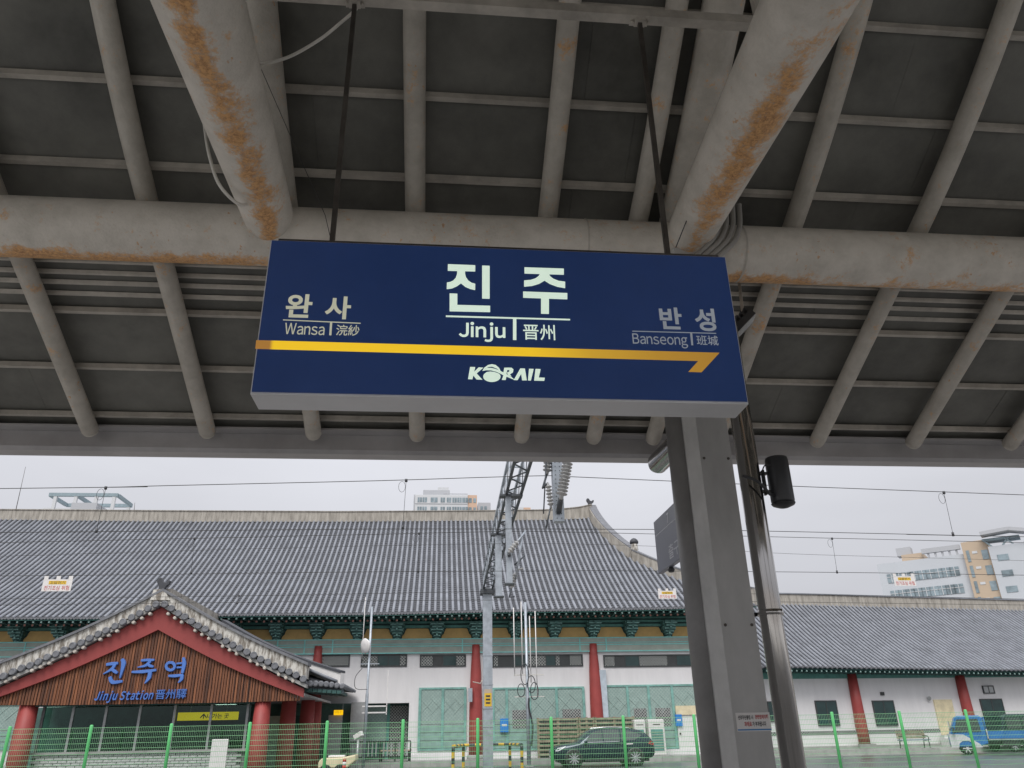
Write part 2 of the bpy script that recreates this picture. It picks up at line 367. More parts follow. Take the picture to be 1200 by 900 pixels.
def glyph(ch, bold, shear):
    c = bpy.data.curves.new('glyphs', 'FONT'); c.body = ch; c.offset = bold; c.shear = shear; c.resolution_u = 4
    o = bpy.data.objects.new('glyphs', c); col.objects.link(o)
    me = bpy.data.meshes.new_from_object(o.evaluated_get(bpy.context.evaluated_depsgraph_get()))
    r_ = ([tuple(v.co) for v in me.vertices], [tuple(p.vertices) for p in me.polygons])
    bpy.data.objects.remove(o); bpy.data.curves.remove(c); bpy.data.meshes.remove(me); return r_
def text_polys(s, bold=0., shear=0.):
    key = (s, bold, shear)
    if key not in _txt and s.replace(' ', '').isascii() and s.replace(' ', '').isalpha():
        V_, F_ = [], []; x = 0.
        for ch in s:
            if ch == ' ': x += .25; continue
            gv, gf = glyph(chr(ord(ch)+0xFEE0), bold, shear); a = min(v[0] for v in gv); w_ = max(v[0] for v in gv)-a
            if ch == 'j': x -= .17
            b = len(V_); V_ += [(v[0]-a+x, v[1]) for v in gv]; F_ += [tuple(b+i for i in f) for f in gf]; x += w_+.085
        x0 = min(v[0] for v in V_); x1 = max(v[0] for v in V_); y0 = min(v[1] for v in V_); y1 = max(v[1] for v in V_)
        _txt[key] = ([((v[0]-x0)/(x1-x0), (v[1]-y0)/(y1-y0)) for v in V_], F_)
    if key not in _txt:
        c = bpy.data.curves.new('glyphs', 'FONT'); c.body = s; c.offset = bold; c.shear = shear; c.resolution_u = 4
        o = bpy.data.objects.new('glyphs', c); col.objects.link(o)
        me = bpy.data.meshes.new_from_object(o.evaluated_get(bpy.context.evaluated_depsgraph_get()))
        vs_ = [tuple(v.co) for v in me.vertices]; fs = [tuple(p.vertices) for p in me.polygons]
        bpy.data.objects.remove(o); bpy.data.curves.remove(c); bpy.data.meshes.remove(me)
        x0 = min(v[0] for v in vs_); x1 = max(v[0] for v in vs_); y0 = min(v[1] for v in vs_); y1 = max(v[1] for v in vs_)
        _txt[key] = ([((v[0]-x0)/(x1-x0), (v[1]-y0)/(y1-y0)) for v in vs_], fs)
    return _txt[key]
def text(mb, s, o, u, v, bold=0., shear=0., thick=0., w=None):
    """flat glyphs filling the box o, o+u, o+v"""
    o, u, v = Vector(o), Vector(u), Vector(v); vs_, fs = text_polys(s, bold, shear); b = len(mb.v)
    mb.v += [tuple(o+u*x+v*y) for x, y in vs_]
    for f in fs: mb.face([b+i for i in f])
    if thick:   # side walls along the outline
        from collections import Counter
        w = Vector(w); cnt = Counter(); 
        for f in fs:
            for i in range(len(f)): cnt[frozenset((f[i], f[(i+1) % len(f)]))] += 1
        b2 = len(mb.v); mb.v += [tuple(o+u*x+v*y+w*thick) for x, y in vs_]
        for f in fs:
            for i in range(len(f)):
                a_, c_ = f[i], f[(i+1) % len(f)]
                if cnt[frozenset((a_, c_))] == 1: mb.face((b+a_, b+c_, b2+c_, b2+a_))
    return mb
def lerp(a, b, t): return a+(b-a)*t
def interp(xs, ys, x):
    if x <= xs[0]: return ys[0]
    for i in range(len(xs)-1):
        if x <= xs[i+1]: return lerp(ys[i], ys[i+1], (x-xs[i])/(xs[i+1]-xs[i]))
    return ys[-1]
def spline(pts, n=8):
    pts = [Vector(p) for p in pts]; out = []
    for i in range(len(pts)-1):
        p0 = pts[max(0, i-1)]; p1 = pts[i]; p2 = pts[i+1]; p3 = pts[min(len(pts)-1, i+2)]
        for k in range(n):
            t = k/n; out.append(.5*((2*p1)+(p2-p0)*t+(2*p0-5*p1+4*p2-p3)*t*t+(3*p1-p0-3*p2+p3)*t**3))
    return out+[pts[-1]]

# ================================================================== SETTING
def structure(o): o['kind'] = 'structure'; return o
structure(MB().box(-900, 900, -300, 1500, -1.4, -1.1).build('ground', 'ballast'))
structure(MB().box(-60, 80, -9, 6.4, -1.0, -.08).build('platform', 'platform'))
structure(MB().box(-300, 300, 27.2, 46, -1.0, 0).build('station_road', 'asphalt'))
structure(MB().box(-300, 300, 46, 900, -1.0, -.02).build('station_ground', 'concrete'))
mb = MB(); mb.box(-5.2, 17.2, 43.6, 46.6, -.5, .26); structure(mb.build('pavement', 'paving'))
mb = MB(); mb.box(17.3, 90, 47.3, 51.6, -.5, .26); pav2 = structure(mb.build('pavement', 'paving'))
kerb_me = MB().box(-.495, .495, -.08, .08, -.2, .27).mesh('kerb_stone', 'concrete')
for i in range(22): place(kerb_me, 'kerb_stone', bpy.data.objects['pavement'], (-4.7+i, 43.52, 0))
for i in range(34): place(kerb_me, 'kerb_stone', pav2, (17.8+i, 47.22, 0))
for i in range(3):  # tracks between the platform and the fence
    for dy in (-.72, .72):
        structure(MB().box(-80, 90, 13.6+i*4.8+dy-.035, 13.6+i*4.8+dy+.035, -1.1, -.93).build('rail', 'rod'))

# ================================================================== PLATFORM CANOPY
YB, ZB, RB, RR = 4.3, 4.49, .195, .068
CX0, CX1, CY0, YE = -7.4, 11.2, -5.5, 6.28
def zr(Y):
    if Y > YB: return ZB+RB+.07-.45*(Y-YB)
    a = YB-max(Y, 1.4); z = ZB+RB+.07+.45*a+.1*a*a
    return z if Y >= 1.4 else z-.42*(1.4-Y)        # ridge above the platform, then falls to the far side
canopy = thing('platform_canopy', 'steel platform canopy with rusty grey tube beams and dark sheet roof above the sign', 'canopy', (1.56, 4.3, -.08))
def tube_rust(mb, pts, r, n, fn):
    """fn(point index fraction, unit radial direction, position) -> rust 0..1"""
    b = len(mb.v); mb.tube(pts, r, n)
    if mb.att is None: mb.att = [0.]*b
    k = len(pts)
    for i in range(k):
        c = Vector(pts[i])
        for j in range(n):
            p = Vector(mb.v[b+i*n+j]); mb.att.append(fn(i/(k-1), (p-c).normalized(), p))
    return mb
# main lengthwise tube
def beam_rust(t, d, p):
    sb = .57*d.y-.82*d.z; low = max(0, min(1, (sb-.5)/.35))
    amt = interp([-7, -3.2, -2.4, -1.3, -1.0, -.3, 1.2, 1.6, 2.2, 2.9, 3.4, 5, 11], [.35, .46, .48, .45, .25, .12, .14, .34, .42, .26, .26, .34, .3], p.x)
    patch = max(0, 1-abs(p.x-3.1)/.35)*.12*max(0, -d.y)
    streak = .10*max(0, -d.y)*(.5+.5*math.sin(p.x*9)*math.sin(p.x*4.1))
    return low*amt*1.75+patch*1.6+streak
n = 280
tube_rust(MB(), [(lerp(CX0, CX1, i/n), YB, ZB) for i in range(n+1)], RB, 32, beam_rust).build('lengthwise_beam', 'beam', canopy)
for x in (.93, 2.0): MB().tube([(x, YB, ZB), (x+.012, YB, ZB)], RB+.003, 32, False).build('weld_seam', 'rafter', canopy)
# tie beams in each frame plane: tapered tubes
FRAMES = (-6.55, -1.12, 1.62, 7.0)
def tie_rust(kind):
    def fn(t, d, p):
        y = p.y; face = max(0, -d.z)
        if kind == 1:   # a long streak, near the beam
            c = interp([2.2, 2.9, 3.3, 3.6, 4.1], [-.12, .08, .25, .3, .2], y)
            return 1.0*max(0, 1-abs(d.x-c)/.75)*(.4+.6*face)*interp([1.5, 2.2, 3.0, 3.5, 3.9, 4.2], [.5, .72, .82, .9, .85, .95], y)
        c = interp([2.4, 2.8, 3.2, 3.8, 4.1], [.12, .02, -.08, -.14, -.2], y)
        return 1.0*max(0, 1-abs(d.x-c)/.85)*(.4+.6*face)*interp([2.2, 2.65, 2.75, 3.1, 3.5, 3.8, 4.1], [.38, .5, .98, .9, .95, .6, .55], y)
    return fn
for x in FRAMES:
    k = 90; ys = [lerp(YB-.06, -4.6, i/k) for i in range(k+1)]
    rad = [interp([-5, 1.2, 2.5, 4.3], [.16, .215, .20, .148], y) for y in ys]
    tube_rust(MB(), [(x, y, ZB+.02) for y in ys], rad, 28, tie_rust(1 if x < 0 else 2)).build('tie_beam', 'beam', canopy)
    # wide main rafter above
    ys = [lerp(YE-1.6, -5.2, i/40) for i in range(41)]
    tube_rust(MB(), [(x-.0, y, zr(y)+.0) for y in ys], .125, 20, lambda t, d, p: .12).build('main_rafter', 'rafter', canopy)
# square pillars with rounded corners
def pillar(x, y, z0, z1, w=.34):
    h = w/2; r_ = .055; pts = []
    for cx, cy, a0 in ((h-r_, h-r_, 0), (-h+r_, h-r_, 90), (-h+r_, -h+r_, 180), (h-r_, -h+r_, 270)):
        for q in range(5): a = R(a0+q*22.5); pts.append((cx+r_*math.cos(a), cy+r_*math.sin(a)))
    mb = MB(); b = len(pts)
    for z in (z0, z1): mb.v += [(x+p[0], y+p[1], z) for p in pts]
    for i in range(b): j = (i+1) % b; mb.face((i, j, b+j, b+i), (i % 5) != 4)
    mb.face(range(b-1, -1, -1)); mb.face(range(b, 2*b))
    return mb
xf0, xf1, xs_p = at(841.5, 700, Y=4.11).x, at(880.6, 700, Y=4.11).x, at(824, 700, Y=4.21).x
tl = at(803.6, 700, Y=4.36).x
MB().tube([(tl+.125, 4.37, -.08), (tl+.125, 4.37, ZB-.05)], .128, 32).build('pillar_tube', 'pillar_dark', canopy)  # rounded left side of the pillar, darker than its front
pil = MB().wprism([(xf0, 4.11, -.08), (xf1, 4.11, -.08), (xf1+.004, 4.115, -.08), (xf1+.004, 4.48, -.08), (xs_p+.06, 4.48, -.08), (xs_p, 4.21, -.08)], (0, 0, 1), ZB-.02).build('pillar', 'pillar', canopy)
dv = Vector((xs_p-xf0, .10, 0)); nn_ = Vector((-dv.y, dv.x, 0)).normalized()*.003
MB().wprism([Vector((xf0-.002, 4.109, -.08)), Vector((xf0-.002, 4.109, -.08))-nn_*1.0, Vector((xs_p, 4.21, -.08))-nn_, Vector((xs_p, 4.21, -.08))+nn_*.3], (0, 0, 1), ZB-.03).build('corner_highlight', 'trim', canopy)  # pale strip paints the skylight that the pillar's corner catches
MB().box(1.28, 1.84, 4.02, 4.58, -.08, -.05).build('base_plate', 'pillar', canopy)
pillar(1.56, -3.4, -.08, ZB).build('pillar', 'pillar', canopy)
for x in (-6.5, 7.05): pillar(x, 4.3, -.08, ZB-.05).build('pillar', 'pillar', canopy); pillar(x, -3.4, -.08, ZB).build('pillar', 'pillar', canopy)
MB().tube([(CX0, -3.4, ZB), (CX1, -3.4, ZB)], RB, 20).build('lengthwise_beam', 'beam', canopy)
bolt = MB().lathe([(.008, 0), (.008, -.005), (.004, -.008)], (0, 0, 0), (0, 1, 0), 8).mesh('bolt', 'rod')
for z in (2.93, 2.0, 1.1):
    for xq in (xf0+.02, xf1-.02): place(bolt, 'bolt', pil, (xq, 4.11, z))
# rafters
RX = [-7.4+.0, -6.62+.0, -5.70, -4.77, -3.85, -2.92, -1.97, -.21, .70, 1.34, 1.88, 2.46, 3.40, 4.32, 5.27, 6.2, 7.1, 8.05, 9.0, 9.95, 10.9]
for x in RX:
    ys = [lerp(YE, CY0, i/70) for i in range(71)]
    seed = random.random()*6
    heavy = 1.25 if 2.3 < x < 2.6 else .8 if x in (1.34, -.21, .70) else .6
    mb = MB(); tube_rust(mb, [(x, y, zr(y)) for y in ys], RR, 16, lambda t, d, p: .34*heavy*max(0, -d.z)*(.5+.5*math.sin(p.y*3.1+seed)*math.sin(p.y*7+seed)))
    mb.build('rafter', 'rafter', canopy)
    MB().lathe([(RR, 0), (RR*.85, .03), (RR*.4, .05)], (x, YE, zr(YE)), (0, .91, -.41), 14).build('rafter_cap', 'rafter', canopy)
mb = MB(); ys = [lerp(YE, 4.4, i/30) for i in range(31)]
tube_rust(mb, [(-1.09, y, zr(y)) for y in ys], RR, 16, lambda t, d, p: .15).build('rafter', 'rafter', canopy)
MB().lathe([(RR, 0), (RR*.85, .03), (RR*.4, .05)], (-1.09, YE, zr(YE)), (0, .91, -.41), 14).build('rafter_cap', 'rafter', canopy)
# purlins and sheets on the rafters
PY = [-5.3, -4.7, -4.0, -3.3, -2.6, -1.9, -1.2, -.5, .2, .9, 1.55, 2.1, 2.65, 3.2, 3.68, 4.16, 5.24, 5.74, 6.22]
for y in PY:
    z = zr(y)+RR+.021
    MB().box(CX0, CX1, y-.02, y+.02, z-.02, z+.02).build('purlin', 'purlin', canopy)
edges = [-5.6]+list(PY)+[6.42]
for i in range(len(edges)-1):
    y0, y1 = edges[i]+.002, edges[i+1]-.002
    if y1-y0 < .05: continue
    sub = 3; nx = 9
    for k in range(nx):
        x0 = lerp(CX0, CX1, k/nx)+.0008+ (.35 if i % 2 else 0)*(1 if 0 < k else 0); x1 = lerp(CX0, CX1, (k+1)/nx)-.0008+(.35 if i % 2 else 0)*(1 if k < nx-1 else 0)
        dz = random.uniform(0, .004); sag = random.uniform(.0, .006)
        top, bot = [], []
        for q in range(sub+1):
            y = lerp(y0, y1, q/sub); z = zr(min(y, 6.4))+RR+.046+dz-sag*math.sin(math.pi*q/sub)
            bot.append([(x0, y, z), (x1, y, z)]); top.append([(x1, y, z+.03), (x0, y, z+.03)])
        mb = MB(); mb.grid(bot); mb.grid(top)
        mb.face((0, 1, (sub+1)*2, (sub+1)*2+1)); mb.face((sub*2, sub*2+1, (sub+1)*2+sub*2, (sub+1)*2+sub*2+1))
        for s_ in (0, 1):
            for q in range(sub):
                a = q*2+s_; b = a+2; c_ = (sub+1)*2+(q+1)*2+1-s_; d_ = (sub+1)*2+q*2+1-s_
                mb.face((a, b, c_, d_))
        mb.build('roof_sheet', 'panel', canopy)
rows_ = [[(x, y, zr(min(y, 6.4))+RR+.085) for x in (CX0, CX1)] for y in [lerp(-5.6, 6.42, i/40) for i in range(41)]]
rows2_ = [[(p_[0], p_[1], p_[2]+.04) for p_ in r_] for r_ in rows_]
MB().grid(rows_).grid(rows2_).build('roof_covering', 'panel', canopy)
# folded ribs of the sheet just beyond the beam
for y in (4.60, 4.72, 4.86, 4.95, 5.03, 5.12):
    z = zr(y)+RR+.04
    MB().wprism([(CX0, y-.02, z+.008), (CX0, y-.008, z-.012), (CX0, y+.008, z-.016), (CX0, y+.02, z-.001)], (1, 0, 0), CX1-CX0).build('sheet_rib', 'purlin', canopy)
# gutter
g0, g1 = at(600, 516, Y=6.45).z, at(600, 534.5, Y=6.45).z
mb = MB(); mb.wprism([(CX0-.1, 6.43, g0+.10), (CX0-.1, 6.43, g1+.03), (CX0-.1, 6.46, g1), (CX0-.1, 6.60, g1), (CX0-.1, 6.63, g1+.03), (CX0-.1, 6.63, g0+.12), (CX0-.1, 6.61, g0+.12), (CX0-.1, 6.60, g1+.05), (CX0-.1, 6.47, g1+.03), (CX0-.1, 6.45, g1+.05), (CX0-.1, 6.45, g0+.10)], (1, 0, 0), CX1-CX0+.2); mb.build('gutter', 'gutter', canopy)
MB().box(CX0-.1, CX1+.1, 6.30, 6.428, g0+.015, g0+.03).build('eave_closure', 'gutter', canopy)
PXP = at(900, 700, Y=4.22).x
# stainless downpipe, with its branch from the gutter
pa = at(772, 543, Y=6.52)
MB().tube([tuple(at(769, 545, Y=6.05)), tuple(at(771, 543, Y=6.0)), tuple(at(802, 512, Y=5.4)), (1.70, 4.8, 3.40)], [.07, .088, .088, .088], 26).build('gutter_spout', 'stainless', canopy)
MB().box(pa.x-.06, pa.x+.04, 6.02, 6.5, g1-.02, g1+.02).build('gutter_outlet', 'gutter', canopy)
MB().tube([(PXP, 4.22, 3.9), (PXP, 4.22, 2.5), (PXP, 4.22, -.08)], .062, 28).build('downpipe', 'stainless', canopy)
for z in (2.06, .7): MB().tube([(PXP, 4.22, z), (PXP, 4.22, z+.03)], .07, 24).build('pipe_clamp', 'stainless', canopy); MB().box(1.70, PXP-.05, 4.27, 4.285, z+.005, z+.025).build('clamp_strap', 'black_metal', canopy)
# cross pipe that carries the sign rods, brackets
cz = 5.07
pA, pB = at(430, 3, Y=2.92), at(880, 22, Y=2.92)
MB().box(-1.05, 1.75, 2.89, 2.95, cz-.03, cz+.03).build('cross_rail', 'purlin', canopy)
for x in (-.93, 1.72): MB().box(x-.02, x+.02, 2.9, 2.94, cz+.03, zr(2.92)).build('rail_hanger', 'purlin', canopy)
# cables and conduits
def cab(pts, r, name, m_='pvc'):
    MB().tube(spline(pts, 7), r, 8).build(name, m_, canopy)
def pp(px, py, Y): return tuple(at(px, py, Y=Y))
cab([pp(288, 71, 3.1), pp(310, 74, 3.1), pp(340, 66, 3.05), pp(375, 46, 3.0), pp(400, 26, 2.98), pp(416, 12, 2.95), pp(422, 2, 2.95)], .0085, 'cable')
cab([pp(238, 120, 3.6), pp(240, 150, 3.6), pp(246, 185, 3.6), pp(258, 218, 3.65), pp(282, 240, 3.75), pp(300, 232, 3.9)], .0095, 'cable')
for q in range(4):
    a = q*9.5
    cab([pp(842+8*q, 240, 4.06), pp(843+8*q, 258, 4.05), pp(841+8.2*q, 270, 4.04), pp(833+8.8*q, 284, 4.03), pp(815+9.2*q, 300, 4.02), pp(796+9.6*q, 314, 4.02)], .0185, 'conduit', 'conduit_grey')
cab([pp(862, 70, 3.05), pp(850, 130, 3.3), pp(832, 190, 3.55), pp(806, 255, 3.82), pp(792, 290, 4.0)], .0035, 'thin_cable', 'black')

# ================================================================== STATION NAME SIGN
SY = 2.8; SX0, SX1, SZ0, SZ1 = -.742, 1.256, 2.712, 3.432
sign = thing('station_name_sign', 'blue station name sign with white lettering and yellow arrow hung on two rods', 'sign', (.257, 2.9, SZ0))
bevel(MB().box(SX0, SX1, SY+.004, SY+.16, SZ0, SZ1).build('sign_case', 'case', sign), .004)
MB().box(SX0+.006, SX1-.006, SY-.001, SY+.003, SZ0+.01, SZ1-.006).build('sign_face', 'blue', sign)
MB().box(SX0+.03, SX1-.03, SY+.01, SY+.15, SZ1, SZ1+.012).build('top_rail', 'rod', sign)
def sp_(px, py): p = at(px, py, Y=SY); return (p.x, p.z)
TY = SY-.003
def flat(name, pts, m_, dy=0.):
    MB().wprism([(p[0], TY-dy, p[1]) for p in pts], (0, 1, 0), .0018).build(name, m_, sign)
def crop(ox, oy, s): return lambda pts: [sp_(ox+x/s, oy+y/s) for x, y in pts]
C2 = crop(510, 300, 1200/170); C3 = crop(530, 420, 1200/130); C1 = crop(290, 320, 7.5); C4 = crop(730, 350, 8.)
flat('direction_arrow', [sp_(*p) for p in ((300.4, 399), (843, 413.7), (822, 436.5), (806.5, 436), (818, 423.3), (299.4, 409))], 'bar')
big = [[(105, 70), (331, 79), (331, 130), (104, 124)],
 [(182, 120), (181, 150), (170, 183), (150, 205), (125, 217), (97, 222), (95, 276), (140, 270), (180, 252), (213, 228), (250, 258), (290, 275), (330, 284), (331, 232), (300, 224), (273, 205), (254, 178), (247, 150), (247, 122)],
 [(388, 82), (450, 84), (450, 356), (388, 354)], [(119, 312), (183, 314), (183, 407), (454, 414), (454, 466), (119, 459)],
 [(738, 96), (1063, 107), (1063, 157), (738, 147)],
 [(868, 146), (855, 168), (830, 187), (790, 200), (735, 205), (735, 256), (800, 250), (860, 232), (903, 206), (950, 235), (1010, 257), (1074, 268), (1074, 215), (1020, 208), (975, 190), (950, 170), (938, 148)],
 [(727, 296), (1092, 309), (1092, 360), (727, 347)], [(875, 345), (940, 346), (940, 481), (875, 479)]]
for k, pl in enumerate(big): flat('name_letter_stroke', C2(pl), 'lit', .0002*(k % 3))
flat('underline', C2([(88, 494), (1115, 523), (1115, 534), (88, 506)]), 'lit'); flat('divider', C2([(643, 522), (671, 523), (671, 697), (643, 696)]), 'lit', .0003)
def sign_text(name, s, C, x0, x1, y0, y1, m_, bold=.0, shear=0):
    l = C([(x0, (y0+y1)/2), (x1, (y0+y1)/2), ((x0+x1)/2, y1), ((x0+x1)/2, y0)])
    tilt = l[1][1]-l[0][1]
    o = (l[0][0], TY, l[2][1]); mb = MB(); text(mb, s, o, (l[1][0]-l[0][0], 0, 0), (0, 0, l[3][1]-l[2][1]), bold, shear); mb.build(name, m_, sign)
sign_text('romanised_name', 'Jinju', C2, 195, 580, 550, 712, 'lit', .022)
sign_text('hanja_name', '晋州', C2, 727, 990, 570, 698, 'lit', .006)
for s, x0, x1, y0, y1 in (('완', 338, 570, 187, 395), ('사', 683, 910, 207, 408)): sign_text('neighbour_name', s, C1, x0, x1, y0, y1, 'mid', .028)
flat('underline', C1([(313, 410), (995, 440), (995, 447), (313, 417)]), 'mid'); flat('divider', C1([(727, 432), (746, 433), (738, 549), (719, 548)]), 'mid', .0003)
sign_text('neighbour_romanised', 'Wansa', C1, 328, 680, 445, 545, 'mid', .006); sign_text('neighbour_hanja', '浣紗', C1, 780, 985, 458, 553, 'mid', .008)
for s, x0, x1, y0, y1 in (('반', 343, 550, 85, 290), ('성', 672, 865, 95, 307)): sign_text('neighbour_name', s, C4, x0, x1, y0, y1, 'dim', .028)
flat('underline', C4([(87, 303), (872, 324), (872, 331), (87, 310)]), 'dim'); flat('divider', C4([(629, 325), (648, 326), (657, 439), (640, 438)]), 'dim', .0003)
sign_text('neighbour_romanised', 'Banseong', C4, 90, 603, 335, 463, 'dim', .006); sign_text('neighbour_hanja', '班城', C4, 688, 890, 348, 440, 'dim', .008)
ell = [(428+94*math.cos(R(a)), 200+57*math.sin(R(a))) for a in range(-20, 201, 12)]+[(345, 172), (370, 152), (410, 145), (455, 150), (500, 166)]
logo = [[(193, 95), (248, 97), (218, 228), (170, 226)], [(232, 152), (285, 100), (335, 103), (262, 165), (325, 232), (262, 230), (222, 178)], ell,
 [(325, 138), (345, 105), (385, 75), (430, 66), (470, 75), (505, 105), (522, 138), (480, 112), (430, 92), (390, 95), (372, 105), (430, 108), (500, 128), (560, 160), (640, 205), (676, 236), (600, 205), (540, 178), (480, 148), (420, 132), (370, 130)],
 [(562, 103), (600, 104), (585, 172), (572, 180), (550, 170)], [(553, 185), (585, 200), (577, 236), (535, 234)], [(590, 103), (640, 104), (662, 122), (655, 155), (622, 175), (640, 198), (612, 186), (596, 172), (594, 152), (612, 150), (620, 135), (612, 128), (585, 128)],
 [(735, 112), (785, 113), (805, 240), (755, 240), (745, 170), (705, 238), (665, 236)], [(830, 115), (880, 117), (850, 241), (818, 240)], [(900, 117), (955, 119), (935, 210), (1000, 212), (995, 245), (885, 242)]]
for k, pl in enumerate(logo): flat('rail_logo_piece', C3(pl), 'lit', .0002*(k % 4))
for x in (-.505, 1.03):
    MB().box(x-.011, x+.011, 2.909, 2.931, SZ1+.012, cz-.03).build('hanger_rod', 'rod', sign)
    mb = MB(); mb.box(x-.05, x+.05, 2.885, 2.955, cz-.036, cz-.030); mb.box(x-.03, x+.03, 2.90, 2.94, cz-.06, cz-.036)
    for dx in (-.04, .04): mb.lathe([(.007, 0), (.007, -.02)], (x+dx, 2.92, cz-.036), (0, 0, 1), 8)
    mb.build('rod_bracket', 'purlin', sign)
    MB().lathe([(.02, 0), (.02, .02), (.012, .03)], (x, 2.92, SZ1+.012), (0, 0, 1), 8).build('rod_foot', 'rod', sign)
MB().tube([pp(275, 10, 2.95), pp(381, 252, 2.93), (-.5, 2.92, SZ1+.05)], .0016, 6).build('stay_wire', 'wire', sign)

# ================================================================== THINGS ON THE PILLAR
spk = thing('loudspeaker', 'black cylindrical loudspeaker bracketed beside the stainless downpipe', 'loudspeaker', (1.995, 4.2, 2.69))
MB().lathe([(.045, -.012), (.063, 0), (.067, .012), (.067, .262), (.063, .275), (.045, .28)], (1.995, 4.2, 2.692), (0, 0, 1), 28).build('speaker_body', 'black', spk)
MB().lathe([(.0, -.03), (.03, -.024), (.062, -.010), (.069, 0)], (1.995, 4.2, 2.690), (0, 0, 1), 24).build('speaker_grille', 'black_metal', spk)
mb = MB(); mb.box(1.893, 1.905, 4.185, 4.215, 2.74, 2.89); mb.box(1.872, 1.925, 4.18, 4.22, 2.755, 2.765); mb.box(1.872, 1.925, 4.18, 4.22, 2.865, 2.875); mb.build('bracket', 'black_metal', spk)
MB().tube(spline([(1.74, 4.12, 2.83), (1.80, 4.10, 2.80), (1.86, 4.12, 2.76), (1.90, 4.15, 2.73), (1.94, 4.18, 2.735)], 6), .009, 8).build('cable', 'black', spk)
MB().tube(spline([(1.90, 4.2, 2.89), (1.905, 4.17, 2.91), (1.93, 4.16, 2.91), (1.95, 4.17, 2.90)], 6), .004, 8).build('wire_loop', 'black', spk)
# sticker
nz0, nz1 = at(880, 857, Y=4.108).z, at(880, 835, Y=4.108).z
nx0, nx1 = at(863, 846, Y=4.108).x, at(903, 846, Y=4.108).x
stk = thing('notice_sticker', 'small white notice with red and black print on the grey pillar', 'notice', ((nx0+nx1)/2, 4.108, nz0))
MB().box(nx0, nx1, 4.1075, 4.1095, nz0, nz1).build('sheet', 'plate_white', stk)
def stext(s, fx0, fx1, fz0, fz1, m_):
    mb = MB(); W = nx1-nx0; H = nz1-nz0
    text(mb, s, (nx0+W*fx0, 4.1067, nz0+H*fz0), (W*(fx1-fx0), 0, 0), (0, 0, H*(fz1-fz0)), .03); mb.build('print', m_, stk)
stext('선로무단통행 시', .06, .50, .62, .86, 'ink_black'); stext('관련법에의해', .56, .94, .64, .88, 'ink_red'); stext('과태료', .22, .44, .25, .52, 'ink_red'); stext('가 부과됩니다', .46, .86, .25, .52, 'ink_black')
MB().box(nx0+.002, nx1-.002, 4.1068, 4.1072, nz0+.004, nz0+(nz1-nz0)*.12).build('blue_band', 'ink_blue', stk)
# finned lamp between sign and rafter
fx = at(869, 384, Y=4.62)
fl = thing('floodlight', 'small black finned floodlight under the canopy behind the sign', 'floodlight', tuple(fx))
ux = Vector((.62, -.12, .62)).normalized()*.12; uy = Vector((-.55, .1, .55)).normalized(); uw = ux.normalized().cross(uy).normalized()
c0 = fx+uy*.01
MB().obox(c0, ux, uy*.025, uw*.07).build('lamp_housing', 'black', fl)
for q in range(6): MB().obox(c0+ux*(-.85+q*.34)+uy*.042, ux.normalized()*.006, uy*.022, uw*.07).build('cooling_fin', 'black', fl)
MB().obox(c0-uy*.028, ux*.96, uy*.004, uw*.06).build('lens', 'lamp_clear', fl)
MB().bar(c0+uy*.03+ux*.6, (fx.x+.10, 4.75, zr(4.75)+.05), .02).build('mount_bracket', 'purlin', fl)
# hanging side sign
hs_ = thing('hanging_info_sign', 'thin grey hanging sign seen edge-on behind the pillar', 'sign', (1.8, 5.5, 2.65))
bevel(MB().box(1.785, 1.825, 4.75, 6.2, 2.655, 3.085).build('sign_board', 'info', hs_), .006)
MB().box(1.783, 1.785, 4.80, 6.16, 2.955, 2.961).build('rule_line', 'info_ink', hs_)
mb = MB(); text(mb, '출구', (1.7835, 5.85, 2.70), (0, -.28, 0), (0, 0, .11), .01); mb.build('print', 'info_ink', hs_)
mb = MB(); text(mb, '7', (1.7835, 5.82, 2.98), (0, -.07, 0), (0, 0, .075), .01); mb.build('print', 'info_ink', hs_)
for z in (2.72, 3.0): MB().box(1.60, 1.78, 4.80, 4.83, z, z+.03).build('wall_arm', 'black_metal', hs_); MB().box(1.58, 1.61, 4.40, 4.83, z, z+.03).build('wall_arm', 'black_metal', hs_)
MB().lathe([(.02, 0), (.03, -.02), (.02, -.04)], (1.805, 5.9, 2.655), (0, 0, 1), 10).build('sensor', 'black', hs_)

# ================================================================== OVERHEAD LINE
MY = 30.
mtop = at(572.5, 690, Y=MY); mx0 = at(571.5, 800, Y=MY).x
mast = thing('overhead_line_mast', 'grey steel railway mast with a lattice arm reaching over the tracks', 'mast', (mx0, MY, 0))
TZ = mtop.z
MB().box(mx0-.17, mx0+.17, MY-.15, MY+.15, -.6, TZ-.1).build('mast_post', 'galv', mast)
for z in (4.1, 3.1, 2.3, 1.7): MB().box(mx0-.185, mx0+.185, MY-.165, MY+.165, z, z+.03).build('mast_band', 'galv', mast)
bevel(MB().box(mx0-.27, mx0+.27, MY-.3, MY+.3, TZ-.22, TZ-.02).build('mast_head', 'darksteel', mast), .02)
lb = MB().box(mx0-.13, mx0+.13, MY-.157, MY-.152, at(571, 828, Y=MY).z, at(571, 808, Y=MY).z).build('number_plate', 'yellowpaint', mast)
MB().box(mx0-.13, mx0+.13, MY-.158, MY-.153, at(571, 812.5, Y=MY).z, at(571, 808, Y=MY).z).build('plate_header', 'hosp_orange', lb)
for py in (816, 820, 824): z = at(571, py, Y=MY).z; MB().box(mx0-.08, mx0+.08, MY-.1585, MY-.1575, z-.03, z+.03).build('plate_print', 'ink_black', lb)
TW, TH, TX = .17, .58, mx0+.02
def tx(y): return TX+(y-MY)*.0155
Y0, Y1 = 8.6, MY+.2
